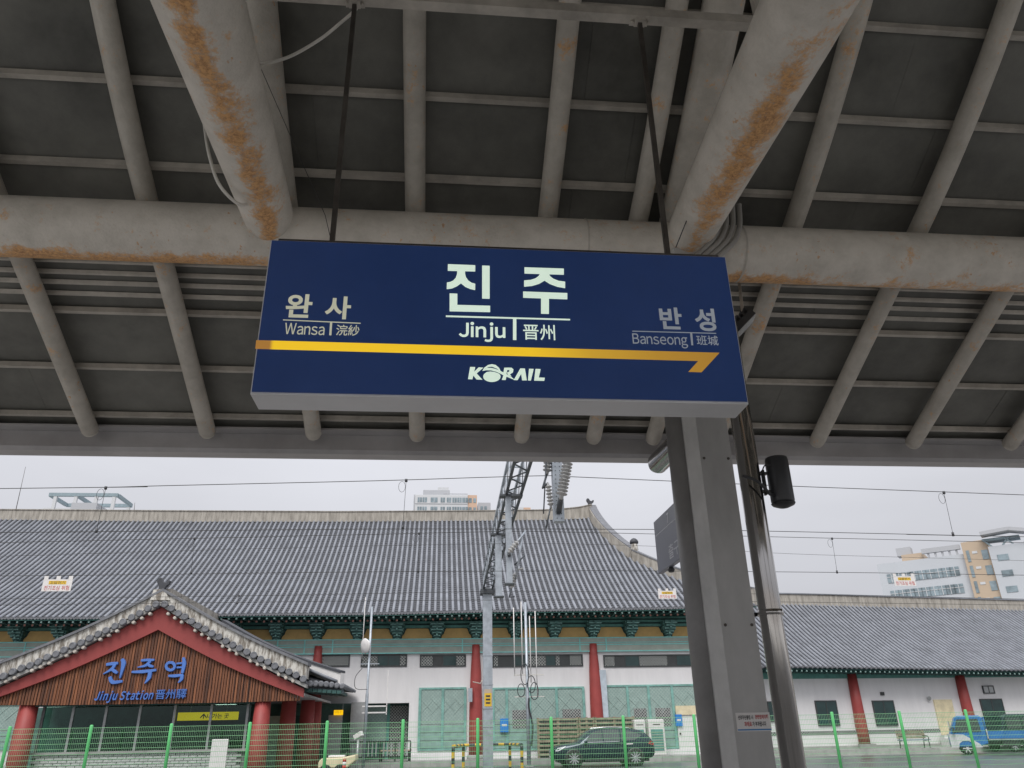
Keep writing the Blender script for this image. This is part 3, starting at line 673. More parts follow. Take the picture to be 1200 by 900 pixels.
for dx in (-TW, TW):
    for dz in (0, TH): MB().bar((tx(Y0)+dx, Y0, TZ+dz), (tx(Y1)+dx, Y1, TZ+dz), .06).build('truss_chord', 'darksteel' if dz == 0 else 'galv', mast)
k = 44
for i in range(k):
    ya, yb = lerp(Y0, Y1, i/k), lerp(Y0, Y1, (i+1)/k)
    s_ = 1 if i % 2 else -1
    MB().bar((tx(ya)-TW*s_, ya, TZ-.005), (tx(yb)+TW*s_, yb, TZ-.005), .035, .02).build('lacing_bar', 'darksteel', mast)
    for dx in (-TW, TW):
        MB().bar((tx(ya)+dx, ya, TZ if s_ > 0 else TZ+TH), (tx(yb)+dx, yb, TZ+TH if s_ > 0 else TZ), .022, .04).build('lacing_bar', 'galv', mast)
    if i % 2: MB().box(tx(ya)-TW, tx(ya)+TW, ya-.02, ya+.02, TZ+TH-.02, TZ+TH+.02).build('lacing_bar', 'galv', mast)
def insulator(p, q, r_, parent):
    p, q = Vector(p), Vector(q); Ln = (q-p).length; prof = [(r_*.35, 0), (r_*.35, Ln*.08)]
    n_ = max(4, int(Ln/.075))
    for i in range(n_):
        h = Ln*(.1+.8*i/n_); d = Ln*.8/n_; prof += [(r_*.5, h), (r_, h+d*.35), (r_*.95, h+d*.5), (r_*.5, h+d*.75)]
    prof += [(r_*.35, Ln*.92), (r_*.35, Ln)]
    MB().lathe(prof, p, q-p, 14).build('insulator', 'porcelain', parent)
TRACKS = []
def drop(px, py0, py1, Y, w_, bracket=True):
    """drop post hung from the lattice arm at depth Y"""
    b = at(px, py1, Y=Y); x = b.x
    MB().box(x-w_/2, x+w_/2, Y-w_/2, Y+w_/2, b.z, TZ+.05).build('drop_post', 'galv', mast)
    if bracket: MB().box(x-w_*.8, x+w_*.8, Y-w_*.8, Y+w_*.8, b.z-.03, b.z).build('post_foot', 'darksteel', mast)
    MB().box(min(x, tx(Y))-.2, max(x, tx(Y))+.2, Y-.12, Y+.12, TZ-.075, TZ-.031).build('post_bracket', 'darksteel', mast)
    return x, b.z
YA, YB2, YC = 13.3, 18.0, 23.5
xa, za_ = drop(655, 535, 612, YA, .18, False)
for z in [za_+.08*i for i in range(14)]:
    for dx in (-.04, .04): MB().lathe([(.010, 0), (.010, -.006)], (xa+dx, YA-.092, z+.05), (0, 1, 0), 6).build('bolt', 'darksteel', mast)
xb, zb2 = drop(597, 578, 684, 17.2, .13)
xc, zc2 = drop(584.5, 622, 699, 21.0, .17)
I = lambda a, b, Y, r_: insulator(at(*a, Y=Y), at(*b, Y=Y), r_, mast)
I((666, 537), (657, 586), 12.9, .10); I((643, 530), (641, 556), 13.3, .085); I((642, 566), (646, 596), 13.1, .06)
I((607, 634), (596, 648), 17.0, .075); I((604, 671), (599, 690), 17.6, .075)
def arm(pts, r_, m_='galv'): MB().tube([at(*p[:2], Y=p[2]) for p in pts], r_, 8).build('cantilever_tube', m_, mast)
arm([(666, 530, 12.9), (666, 538, 12.9)], .03, 'darksteel'); arm([(657, 585, 12.9), (655, 600, 13.2)], .05, 'darksteel'); arm([(641, 555, 13.3), (636, 572, 13.2), (642, 566, 13.1)], .02, 'darksteel')
arm([(646, 590, 13.1), (640, 619, 13.1)], .014, 'darksteel'); arm([(640, 540, 13.2), (637, 602, 13.2)], .012, 'darksteel')
arm([(596, 648, 17.0), (597, 652, 17.2)], .04, 'darksteel'); arm([(607, 634, 17.0), (616, 622, 17.4)], .02); arm([(612, 630, 17.2), (606, 668, 17.4), (604, 680, 17.6)], .018, 'galv')
arm([(603, 662, 17.5), (615, 651, 17.6)], .018, 'darksteel'); arm([(605, 668, 17.5), (613, 666, 17.4)], .02, 'porcelain'); arm([(599, 690, 17.6), (597, 700, 17.6), (603, 699, 17.6)], .02, 'darksteel')
def wire(name, label, pts, Y, r_=.0075, parts=()):
    P = [at(px, py, Y=Y) for px, py in pts]
    d0 = P[0]-P[1]; d1 = P[-1]-P[-2]
    P = [P[0]+d0.normalized()*25] + P + [P[-1]+d1.normalized()*30]
    b = P[len(P)//2]
    t = thing(name, label, 'wire', tuple(b), group=None)
    MB().tube(spline(P, 5), r_*.72, 6).build('cable', 'wire', t)
    for (ax, ay, bx, by) in parts:
        a_, b_ = at(ax, ay, Y=Y), at(bx, by, Y=Y)
        dr = MB().tube([a_, b_], .004, 5).build('dropper', 'wire', t)
        MB().tube([a_+Vector((0, 0, -.03)), a_+Vector((0, 0, .02))], .025, 8).build('clamp', 'black', dr)
        MB().tube([b_+Vector((0, 0, -.02)), b_+Vector((0, 0, .05))], .022, 8).build('clamp', 'black', dr)
        c_ = a_+Vector((-.07, 0, -.12)); MB().tube([c_+Vector((math.cos(R(q*30))*.06, 0, math.sin(R(q*30))*.1)) for q in range(12)], .0035, 5, closed=True).build('jumper_loop', 'wire', dr)
    return t
wire('messenger_wire', 'sagging top messenger wire of the nearest track with droppers against the sky', [(0, 572.5), (125, 571), (200, 569), (440, 563.4), (560, 559.6), (640, 557.5), (668, 558.6), (760, 562.6), (928, 569.7), (1200, 580)], YA, .009,
     [(124, 571.5, 113, 623), (476, 562.8, 472, 619), (1106, 577, 1117, 627)])
wire('contact_wire', 'nearly straight contact wire below the droppers at the ridge of the tiled roof', [(0, 624), (113, 623), (440, 620), (760, 620.4), (928, 623), (1150, 628), (1200, 629)], YA, .008)
wire('messenger_wire', 'messenger wire of the middle track crossing the upper tiled roof', [(0, 636), (200, 631.5), (400, 627), (560, 623.4), (610, 622.5), (760, 625.6), (928, 629.6), (1200, 636)], YB2, .009, [(491, 625, 490, 670), (228, 631, 224, 672), (975, 631, 981, 671)])
wire('contact_wire', 'contact wire of the middle track across the tiled roof at mid height', [(0, 675), (200, 673), (400, 670.5), (640, 669), (760, 669), (1000, 671), (1200, 674)], YB2, .009)
wire('feeder_wire', 'thin feeder wire sloping gently between the messenger and contact wires', [(0, 652), (300, 643), (600, 637), (789, 641), (928, 649), (1200, 657)], 20.5, .006)
wire('messenger_wire', 'messenger wire of the farthest track low across the roof tiles', [(0, 702), (220, 699), (420, 696), (600, 693), (800, 695), (1000, 697.5), (1200, 702)], YC, .009, [(280, 698, 278, 707)])
wire('contact_wire', 'contact wire of the farthest track just above the tiled eaves', [(0, 709), (220, 706.5), (440, 704), (640, 703), (760, 703.5), (1200, 709)], YC, .009)
def warn(px, py, w_, Y, label):
    c = at(px, py, Y=Y); ww = w_*Y/899*1.09; h = ww*.42
    t = thing('warning_plate', label, 'sign', (c.x, Y, c.z-h/2), group='warning plates on the overhead wires')
    MB().box(c.x-ww/2, c.x+ww/2, Y-.011, Y-.002, c.z-h/2, c.z+h/2).build('plate', 'plate_white', t)
    for k in (-.42, 0, .42): MB().box(c.x+ww*(k-.07), c.x+ww*(k+.07), Y-.013, Y+.003, c.z+h*.45, c.z+h*.78).build('hook_tab', 'plate_white', t)
    MB().box(c.x-ww*.3, c.x+ww*.3, Y-.013, Y-.0112, c.z+h*.08, c.z+h*.38).build('yellow_strip', 'yellowpaint', t)
    mb = MB(); text(mb, '고압전기', (c.x-ww*.26, Y-.0135, c.z+h*.11), (ww*.52, 0, 0), (0, 0, h*.24), .01); mb.build('print', 'ink_black', t)
    mb = MB(); text(mb, '전기조심 위험', (c.x-ww*.43, Y-.0125, c.z-h*.42), (ww*.86, 0, 0), (0, 0, h*.40), .01); mb.build('print', 'ink_red', t)
warn(67, 686, 28, YB2, 'white warning plate with red print hanging above the gabled entrance porch')
warn(782, 697, 20, YC-.3, 'white warning plate with red print hanging beside the hip of the main roof')
warn(1060, 681, 25, YB2, 'white warning plate with red print in front of the far pale and tan block')

# ================================================================== MESH FENCE
FY = 28.5
ftop = lambda px: at(px, interp([0, 240, 430, 640, 790, 1000, 1200], [857, 852, 847.5, 843, 839.5, 838, 836], px), Y=FY)
fence = thing('mesh_fence', 'bright green welded mesh fence with round posts along the tracks', 'fence', (3, FY, 0))
px_posts = [11, 110, 203.6, 295, 386, 474, 559.5, 644, 727, 809.5, 891, 972, 1053, 1132]
xs = [ftop(p).x for p in px_posts]; step = (xs[-1]-xs[0])/13; xs = [xs[0]+step*i for i in range(-3, 17)]
FZ = ftop(600).z
post_me = MB().lathe([(.055, -.3), (.055, FZ+.05), (.045, FZ+.075), (.02, FZ+.085)], (0, 0, 0), (0, 0, 1), 10).mesh('post', 'green')
for x in xs: place(post_me, 'post', fence, (x, FY, 0))
mb = MB(); W_ = step-.11
hz = [FZ-.005-i*.155 for i in range(14)]
for z in hz: mb.box(-W_/2, W_/2, -.004, .004, z-.0055, z+.0055)
nv = 42
for i in range(nv): x = lerp(-W_/2, W_/2, i/(nv-1)); mb.box(x-.0024, x+.0024, -.0024, .0024, .0, FZ)
wire_me = mb.mesh('wire_panel', 'fence_wire')
for i in range(len(xs)-1):
    o = place(wire_me, 'wire_panel', fence, ((xs[i]+xs[i+1])/2, FY, 0)); o['kind'] = 'stuff'
MB().box(xs[0]-.2, xs[-1]+.2, FY-.15, FY+.15, -.6, .03).build('fence_footing', 'concrete', fence)
# yellow and black guard rail round the mast
gd = thing('guard_rail', 'yellow and black striped guard rail around the foot of the railway mast', 'guard rail', (mx0, MY+.6, 0))
gz = at(571, 873, Y=31).z
def striped(p, q, n_, r_):
    p, q = Vector(p), Vector(q)
    for i in range(n_): MB().tube([p.lerp(q, i/n_), p.lerp(q, (i+1)/n_)], r_, 10, i in (0, n_-1)).build('rail_stripe', 'yellowpaint' if i % 2 == 0 else 'black', gd)
gx = [at(px, 880, Y=y).x for px, y in ((531, 29.4), (543, 31.4), (597.5, 31.4), (611.5, 29.4))]
for x, y in zip(gx, (29.4, 31.4, 31.4, 29.4)): striped((x, y, 0), (x, y, gz), 6, .055)
striped((gx[0], 29.4, gz), (gx[1], 31.4, gz), 6, .055); striped((gx[1], 31.4, gz), (gx[2], 31.4, gz), 8, .055); striped((gx[2], 31.4, gz), (gx[3], 29.4, gz), 6, .055)

# ================================================================== MAIN STATION BUILDING
WY, EY, RY = 46., 44., 56.
Wp = lambda px, py, dy=0.: at(px, py, Y=WY+dy)
def fit(samples, Y):
    P = [at(px, py, Y=Y) for px, py in samples]; xs_ = [p.x for p in P]; zs = [p.z for p in P]
    return lambda x: interp(xs_, zs, x)
_e = fit([(0, 725), (120, 725), (265, 721), (440, 720), (560, 717), (700, 715), (800, 713), (886, 709)], EY)
_r = fit([(0, 607), (200, 609.5), (400, 609.5), (560, 608.5), (640, 607.5), (675, 606.5), (694, 605)], RY)
_rt = fit([(0, 596.5), (200, 598), (400, 599), (560, 598), (640, 597), (675, 594.5), (694, 590.5)], RY-.3)
def ze(x): return sum(_e(x+d) for d in (-2, -1, 0, 1, 2))/5
XE = 18.3
def rz(x, t): return lerp(ze(x), _r(min(x, 11.3)), .78*t+.22*t*t)
def xb_of(Y): return 13.0+(50.5-Y)*(XE-13.0)/6.5 if Y < 50.5 else 13.0-(Y-50.5)*1.6/5.5
st = thing('station_building', 'long white station hall with curved grey tiled roof, red columns and green brackets', 'building', (-10, WY, 0))
XL = -46.
# valley tiles: overlapping courses
mb = MB(); NR = 44
for i in range(NR):
    t0, t1 = i/NR, (i+1)/NR; y0, y1 = lerp(EY, RY, t0), lerp(EY, RY, t1)
    xr0, xr1 = xb_of(y0), xb_of(y1); a, b = [], []
    for q in range(49):
        f = q/48; x0 = lerp(XL, xr0, f); x1 = lerp(XL, xr1, f)
        a.append((x0, y0, rz(x0, t0)+.028)); b.append((x1, y1, rz(x1, t1)-.005))
    c_ = [(p[0], p[1], p[2]-.033) for p in a]
    mb.grid([c_, a, b])
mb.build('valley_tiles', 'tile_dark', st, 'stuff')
# convex tile rows
mb = MB(); ends = MB(); cres = MB(); raf1 = MB(); raf2 = MB(); raf1e = MB(); raf2e = MB(); sp0 = .33; x = XL
while x < XE-.1:
    ymax = RY if x < 11.4 else 50.5+(13.0-x)*5.5/1.6 if x < 13.0 else 50.5-(x-13.0)*6.5/(XE-13.0)
    tm = (ymax-EY)/(RY-EY); n_ = max(2, int(14*tm)); rows = []
    for i in range(n_+1):
        t = tm*i/n_; y = lerp(EY, RY, t); z = rz(x, t); row = []
        for q in range(6): an = math.pi*q/5; row.append((x-.082*math.cos(an), y-.03*math.sin(an), z+.03+.085*math.sin(an)))
        rows.append(row)
    mb.grid(rows, True)
    ends.lathe([(.088, 0), (.088, -.05), (.06, -.055), (.055, -.045)], (x, EY, ze(x)+.035), (0, 1, 0), 10)
    cres.wprism([(x+sp0/2-.13, EY-.03, ze(x)+.04), (x+sp0/2-.06, EY-.03, ze(x)-.03), (x+sp0/2, EY-.03, ze(x)-.055), (x+sp0/2+.06, EY-.03, ze(x)-.03), (x+sp0/2+.13, EY-.03, ze(x)+.04)], (0, 1, 0), .05)
    x += sp0
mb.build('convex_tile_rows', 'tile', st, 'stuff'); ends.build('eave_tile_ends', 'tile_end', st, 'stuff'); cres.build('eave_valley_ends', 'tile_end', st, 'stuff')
x = XL; tow = MB()
while x < XE-.3:
    z = ze(x)
    raf1.box(x-.06, x+.06, EY+.12, EY+1.5, z-.21, z-.10); raf1e.lathe([(.055, 0), (.04, -.015)], (x, EY+.12, z-.155), (0, 1, 0), 8)
    raf2.bar((x+.16, EY+.62, z-.25), (x+.16, EY+1.98, z+.12), .13); raf2e.lathe([(.065, 0), (.05, -.012)], (x+.16, EY+.615, z-.25), (0, 1, 0), 8)
    x += .40
raf1.build('flying_rafters', 'teal_dark', st, 'stuff'); raf1e.build('flying_rafter_ends', 'dot_pale', st, 'stuff'); raf2.build('round_rafters', 'teal_dark', st, 'stuff'); raf2e.build('round_rafter_ends', 'pinkred', st, 'stuff')
# eave boards follow the curve
def along(x0, x1, n_, f):   # extruded cross-section f(x) -> list of (y,z)
    mb = MB(); rows = []
    for i in range(n_+1):
        x = lerp(x0, x1, i/n_); rows.append([(x, y, z) for y, z in f(x)])
    rows = [r_+[r_[0]] for r_ in rows]; mb.grid(rows); return mb
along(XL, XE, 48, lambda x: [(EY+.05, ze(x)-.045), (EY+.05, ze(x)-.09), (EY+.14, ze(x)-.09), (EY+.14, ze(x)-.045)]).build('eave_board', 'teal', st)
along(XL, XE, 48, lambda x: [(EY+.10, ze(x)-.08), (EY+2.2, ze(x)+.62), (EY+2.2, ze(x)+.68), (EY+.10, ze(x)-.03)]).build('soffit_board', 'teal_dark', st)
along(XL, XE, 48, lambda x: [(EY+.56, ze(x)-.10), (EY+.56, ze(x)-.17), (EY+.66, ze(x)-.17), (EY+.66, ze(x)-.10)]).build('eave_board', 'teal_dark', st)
# ridge band
along(XL, 11.4, 60, lambda x: [(RY-.3, _r(x)-.2), (RY-.3, _rt(x)-.06), (RY-.36, _rt(x)-.05), (RY-.36, _rt(x)), (RY+.36, _rt(x)), (RY+.3, _r(x)-.2)]).build('ridge', 'plaster', st)
def ribbon(path, h0, h1, w_, name, m_, parent, taper=None):
    path = [Vector(p) for p in path]; rows = []
    for i, p in enumerate(path):
        d = path[min(i+1, len(path)-1)]-path[max(i-1, 0)]; nrm = Vector((-d.y, d.x, 0)).normalized()*w_/2
        H = h1 if taper is None else h1*taper(i/(len(path)-1))
        r_ = [p-nrm+Vector((0, 0, h0)), p-nrm+Vector((0, 0, H)), p+nrm+Vector((0, 0, H)), p+nrm+Vector((0, 0, h0))]; rows.append(r_+[r_[0]])
    mb = MB(); mb.grid(rows); b = len(path)*5
    mb.face((0, 1, 2, 3)); mb.face((b-5, b-2, b-3, b-4)); return mb.build(name, m_, parent)
dp = []
for i in range(13):
    y = lerp(RY, 50.5, i/12); t = (y-EY)/(RY-EY); s_ = i/12
    x = 11.4+1.6*s_**1.6; dp.append((x, y, rz(x, t)+.05))
ribbon(dp, -.2, .62, .5, 'descending_ridge', 'plaster', st, lambda s_: 1+.3*(1-s_)**3)
rb = ribbon([(p[0]+.1, p[1], p[2]) for p in dp], .60, .68, .58, 'ridge_cap', 'tile_end', st, lambda s_: 1+.25*(1-s_)**3)
hp = []
for i in range(13):
    y = lerp(50.5, EY, i/12); x = xb_of(y); t = (y-EY)/(RY-EY); hp.append((x, y, rz(x, t)+.05+.35*(i/12)**3))
ribbon(hp, -.2, .55, .5, 'hip_ridge', 'plaster', st)
ribbon([(p[0], p[1], p[2]) for p in hp], .54, .62, .58, 'ridge_cap', 'tile_end', st)
e = Vector(dp[0])+Vector((-.1, 0, 1.0))
def curl(p, s_, name, m_, parent, flip=1):
    p = Vector(p); pts = [(0, -.5), (.28, -.45), (.4, -.1), (.62, .05), (.72, .38), (.5, .42), (.36, .25), (.1, .3), (-.05, .62), (-.3, .7), (-.46, .5), (-.42, .2), (-.25, .0), (-.2, -.3)]
    bevel(MB().prism([(a*s_*flip, b*s_) for a, b in pts], p-Vector((0, .2*s_, 0)), (1, 0, 0), (0, 0, 1), (0, 1, 0), .4*s_).build(name, m_, parent), .06*s_)
curl(e, .5, 'ridge_ornament', 'tile_dark', st)
q = Vector(dp[-1]); MB().lathe([(.22, 0), (.24, .9), (.20, 1.1)], (q.x+.05, q.y-.1, q.z-.1), (0, 0, 1), 14).build('ridge_foot_post', 'plaster_w', st)
MB().lathe([(.28, 0), (.30, .10), (.24, .24), (.13, .33), (.03, .37)], (q.x+.05, q.y-.1, q.z+.98), (0, 0, 1), 14).build('ridge_foot_cap', 'tile_dark', st)
# far side of the roof, gable and side slope
mb = MB()
for i in range(10):
    t0, t1 = i/10, (i+1)/10
    mb.grid([[(XL, 2*RY-lerp(EY, RY, t0), rz(XL, t0)), (xb_of(lerp(EY, RY, t0)), 2*RY-lerp(EY, RY, t0), rz(5, t0))], [(XL, 2*RY-lerp(EY, RY, t1), rz(XL, t1)), (xb_of(lerp(EY, RY, t1)), 2*RY-lerp(EY, RY, t1), rz(5, t1))]])
mb.build('rear_roof_slope', 'tile_dark', st)
zq = rz(13., 6.5/12); mb = MB(); mb.v += [(13, 50.5, zq), (13, 61.5, zq), (11.6, RY, _r(11))]; mb.face((0, 1, 2)); mb.build('gable_wall', 'plaster', st)
mb = MB(); mb.v += [(13, 50.5, zq), (13, 61.5, zq), (XE, 68, ze(XE)+.3), (XE, 44, ze(XE)+.3)]; mb.face((0, 3, 2, 1)); mb.build('side_roof_slope', 'tile_dark', st)
# walls: pieces round the recessed doorway
zl0, zl1 = Wp(557, 765).z, Wp(557, 748).z; zo1 = Wp(557, 736).z
rx0, rx1 = Wp(423, 840).x, Wp(479, 840).x; rzt = Wp(450, 824).z
XR = 16.6
MB().box(XL, rx0, WY, WY+.4, -.1, zl0).build('wall', 'white', st); MB().box(rx1, XR, WY, WY+.4, -.1, zl0).build('wall', 'white', st)
MB().box(rx0+.001, rx1-.001, WY, WY+.4, rzt, zl0-.001).build('wall', 'white', st)
MB().box(XR-.4, XR, WY+.401, 66, -.1, zl1+1.2).build('wall', 'white', st)
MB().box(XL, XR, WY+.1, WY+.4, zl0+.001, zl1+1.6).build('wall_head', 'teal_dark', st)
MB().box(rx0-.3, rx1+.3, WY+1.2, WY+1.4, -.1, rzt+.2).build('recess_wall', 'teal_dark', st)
rw = MB().box(rx0+.05, lerp(rx0, rx1, .52), WY+1.12, WY+1.19, 1.2, rzt-.1).build('recess_lattice', 'lattice_t', st); MB().box(lerp(rx0, rx1, .58), rx1-.1, WY+1.12, WY+1.19, .4, rzt-.1).build('recess_lattice', 'lattice_w', st)
MB().box(lerp(rx0, rx1, .52), lerp(rx0, rx1, .58), WY+1.05, WY+1.19, .3, rzt).build('recess_post', 'teal', st)
MB().box(rx0, rx1, WY+.401, WY+1.19, -.1, .3).build('recess_floor', 'concrete', st)
MB().box(rx0, rx1, WY+.1, WY+1.2, rzt+.01, rzt+.06).build('recess_ceiling', 'white', st)
MB().box(rx1+.002, Wp(548, 880).x, WY-.16, WY-.002, .2, Wp(500, 884).z).build('plinth', 'white', st)
MB().box(Wp(575, 880).x, XR, WY-.16, WY-.002, .2, Wp(600, 882).z).build('plinth', 'white', st)
# lintel with turquoise rules
MB().box(XL, XR+.3, WY-.14, WY+.09, zl0+.02, zl1).build('lintel', 'lintel', st)
for py, h in ((748.3, .05), (754, .035), (756.5, .05), (764.3, .055)):
    z = Wp(557, py).z; MB().box(XL, XR+.3, WY-.165, WY-.141, z-h/2-.02, z+h/2-.02).build('lintel_rule', 'rule', st)
# columns
COLS = [-120, -45, 30, 100, 172, 300, 367, 557.5, 697, 832]
for px in COLS:
    b = Wp(px, 840); x = b.x
    if px in (557.5,): x = Wp(557.5, 820).x
    if px == 697: x = Wp(697, 800).x
    MB().lathe([(.38, .45), (.375, 1.6), (.35, 3.2), (.30, 4.6), (.235, zl0-.1), (.22, zl0+.42)], (x, WY-.1, 0), (0, 0, 1), 20).build('column', 'red', st)
    MB().lathe([(.5, .2), (.5, .4), (.42, .46)], (x, WY-.1, 0), (0, 0, 1), 16).build('column_base', 'concrete', st)
    MB().box(x-.8, x-.74, WY-.175, WY-.14, zl0, zl1-.02).build('lintel_rule', 'rule', st); MB().box(x+.74, x+.8, WY-.175, WY-.14, zl0, zl1-.02).build('lintel_rule', 'rule', st)
# brackets and ochre panels
BR = [-80, -28, 22, 72, 122, 173, 224, 275, 324.5, 372, 419, 465.5, 512, 557.7, 604, 649.5, 695, 739, 783, 827, 870]
tiers = [(.30, .26, 0, .12), (.46, .44, .14, .12), (.66, .66, .28, .14), (.88, .86, .44, .14), (.70, 1.05, .60, .14), (.95, 1.2, .76, .16)]
bm_, bt_ = MB(), MB()
for w_, d_, z, h in tiers:
    bm_.box(-w_/2, w_/2, -d_, .0, z, z+h); bm_.box(-.09, .09, -d_-.16, .0, z+.02, z+h-.02)
    bt_.box(-w_/2-.012, w_/2+.012, -d_-.015, -d_+.02, z, z+.032)
    for s_ in (-1, 1):
        bm_.box(s_*w_/2-.07, s_*w_/2+.07, -d_*.7, -.01, z-.06, z+h); bt_.box(s_*w_/2-.075, s_*w_/2+.075, -d_*.7-.012, -d_*.7, z+h-.03, z+h)
bt_.lathe([(.055, 0), (.035, -.02)], (0, -1.06, .52), (0, 1, 0), 8); bt_.lathe([(.07, 0), (.04, -.02)], (0, -.63, .20), (0, 1, 0), 8)
bm_, bt_ = bm_.mesh('bracket', 'bracket'), bt_.mesh('bracket_trim', 'bracket_trim')
bxs = [Wp(px, 745).x for px in BR]
bh = (ze(0)+.1-zl1)/1.0
for x in bxs:
    s_ = 1.0
    o = place(bm_, 'bracket', st, (x, WY+.09, zl1+.003), 0, (.74, .8, .9)); place(bt_, 'bracket_trim', o, (x, WY+.09, zl1+.003), 0, (.74, .8, .9))
for a, b in zip(bxs[:-1], bxs[1:]):
    zt = zo1; p = [(a+.26, zl1+.01), (b-.26, zl1+.01), (b-.28, zl1+.16), (b-.40, zl1+.28), (b-.46, zt-.10), (b-.52, zt), (a+.52, zt), (a+.46, zt-.10), (a+.40, zl1+.28), (a+.28, zl1+.16)]
    MB().wprism([(u, WY+.05, v) for u, v in p], (0, 1, 0), .049).build('ochre_panel', 'ochre', st)
for z, h in ((zo1+.03, .14), (zo1+.27, .12), (zo1+.48, .10)): MB().box(XL, XR, WY-.05, WY+.099, z, z+h).build('cornice_board', 'teal', st)
# high strip windows
def strip(px0, px1, cells):
    a = Wp(px0, 775); b = Wp(px1, 775); z1, z0 = Wp((px0+px1)/2, 767).z, Wp((px0+px1)/2, 781.5).z; x0, x1 = a.x, b.x
    w_ = MB(); f = .07
    w_.box(x0, x1, WY-.06, WY-.002, z0, z0+f); w_.box(x0, x1, WY-.06, WY-.002, z1-f, z1); w_.box(x0, x0+f, WY-.06, WY-.002, z0+f, z1-f); w_.box(x1-f, x1, WY-.06, WY-.002, z0+f, z1-f)
    win = w_.build('strip_window', 'winframe', st)
    for c0, c1, kind in cells:
        u0, u1 = lerp(x0+f, x1-f, c0), lerp(x0+f, x1-f, c1)
        MB().box(u0+.01, u1-.01, WY-.022, WY-.004, z0+f, z1-f).build('lattice_screen' if kind == 'l' else 'pane', {'l': 'lattice_w', 'g': 'glass_dark', 'd': 'winframe'}[kind], win)
        MB().box(u1-.01, u1+.02, WY-.04, WY-.0045, z0+f, z1-f).build('mullion', 'winframe', win)
strip(376, 410, [(0, 1, 'l')])
strip(423, 477, [(0, .35, 'l'), (.35, .6, 'g'), (.6, .86, 'g'), (.86, 1, 'l')])
strip(492, 546, [(0, .27, 'l'), (.27, .5, 'd'), (.5, .8, 'g'), (.8, 1, 'l')])
strip(577, 683, [(0, .05, 'l'), (.05, .22, 'd'), (.22, .36, 'g'), (.36, .59, 'l'), (.59, .70, 'g'), (.70, .75, 'l'), (.75, .86, 'd'), (.86, 1, 'l')])
strip(707, 828, [(0, .10, 'l'), (.10, .20, 'd'), (.20, .34, 'g'), (.34, .62, 'l'), (.62, .71, 'd'), (.71, .86, 'g'), (.86, 1, 'l')])
# turquoise shutters below
def shutter(pxs, top, bot, door=None):
    zt, zb = Wp(pxs[0], top).z, Wp(pxs[0], bot).z; xs_ = [Wp(p, (top+bot)/2).x for p in pxs]
    m_ = MB(); m_.box(xs_[0]-.06, xs_[-1]+.06, WY-.09, WY-.002, zt-.1, zt); m_.box(xs_[0]-.06, xs_[-1]+.06, WY-.09, WY-.002, zb, zb+.1)
    for x in xs_: m_.box(x-.07, x+.07, WY-.10, WY-.002, zb+.101, zt-.101)
    s_ = m_.build('shutter', 'shutter_frame', st)
    for a, b in zip(xs_[:-1], xs_[1:]):
        mid = lerp(zb, zt, .40)
        MB().box(a+.07, b-.07, WY-.05, WY-.004, mid+.04, zt-.1).build('lattice_panel', 'lattice_t', s_)
        for k in range(3): MB().box(a+.07, b-.07, WY-.06, WY-.004, lerp(zb+.1, mid, k/3)+.02, lerp(zb+.1, mid, (k+1)/3)-.02).build('board_panel', 'shutter_board', s_)
        u = MB()
        for k in range(0, 3, 2):   # pale diagonal battens
            c = lerp(a, b, .25+.25*k); h = min(.75, (b-a)*.45); u.bar((c-h*.6, WY-.056, mid+.5), (c+h*.6, WY-.056, mid+.5+h*1.2), .03, .012); u.bar((c+h*.6, WY-.060, mid+.7), (c-h*.6, WY-.060, mid+.7+h*1.2), .03, .012)
        u.build('battens', 'batten', s_)
        if (b-a) > 1.2 and int(a*7) % 2: MB().box(a+.3, b-.2, WY-.065, WY-.0505, mid-.2, mid+.75).build('vent_lattice', 'lattice_w', s_)
shutter([-70, -40, -10, 20], 826, 880); shutter([491.5, 518.5, 545], 806, 880); shutter([578, 594, 621, 653, 685], 806, 880); shutter([711, 737, 762, 790, 826], 803, 879)
# services on the facade
p0, p1 = at(706, 785, Y=45.7), at(709, 884, Y=45.7)
MB().box(p0.x-.2, p0.x+.2, 45.75, 45.99, .3, p0.z).build('drain_duct', 'ltblue', st)
zd0, zd1 = .26, Wp(805, 838).z
dr = MB().box(Wp(794, 860).x, Wp(826, 860).x, WY-.14, WY-.103, zd0, zd1).build('door', 'white2', st)
MB().lathe([(.04, 0), (.05, -.06)], (Wp(797, 866).x, WY-.14, 1.3), (0, 1, 0), 8).build('handle', 'rod', dr)
MB().box(Wp(791, 835).x, Wp(826, 835).x, WY-.2, WY-.103, zd1+.01, Wp(805, 827).z).build('door_canopy_board', 'cream', st)
for px, py, w_, h in ((591, 850, .22, .34), (795.5, 844, .18, .30)):
    c = at(px, py, Y=WY-.22); b = MB().box(c.x-w_, c.x+w_, WY-.25, WY-.105, c.z-h, c.z+h).build('wall_sign', 'bluebox', st)
    MB().box(c.x-w_*.6, c.x+w_*.6, WY-.253, WY-.2505, c.z-.04, c.z+.06).build('print_band', 'plate_white', b)
c = Wp(552.5, 815); MB().box(c.x-.2, c.x+.02, WY-.66, WY-.52, c.z-.35, c.z+.35).build('meter_box', 'galv', st)
MB().tube([at(554, 799, Y=45.3), at(563, 801, Y=45.2), at(565, 797, Y=45.2)], .03, 6).build('camera_arm', 'pink', st)
def lb(mb, name, m_, parent, kind=None):
    """part given in its parent's own coordinates"""
    o = mb.build(name, m_); o.parent = parent
    if kind: o['kind'] = kind
    return o

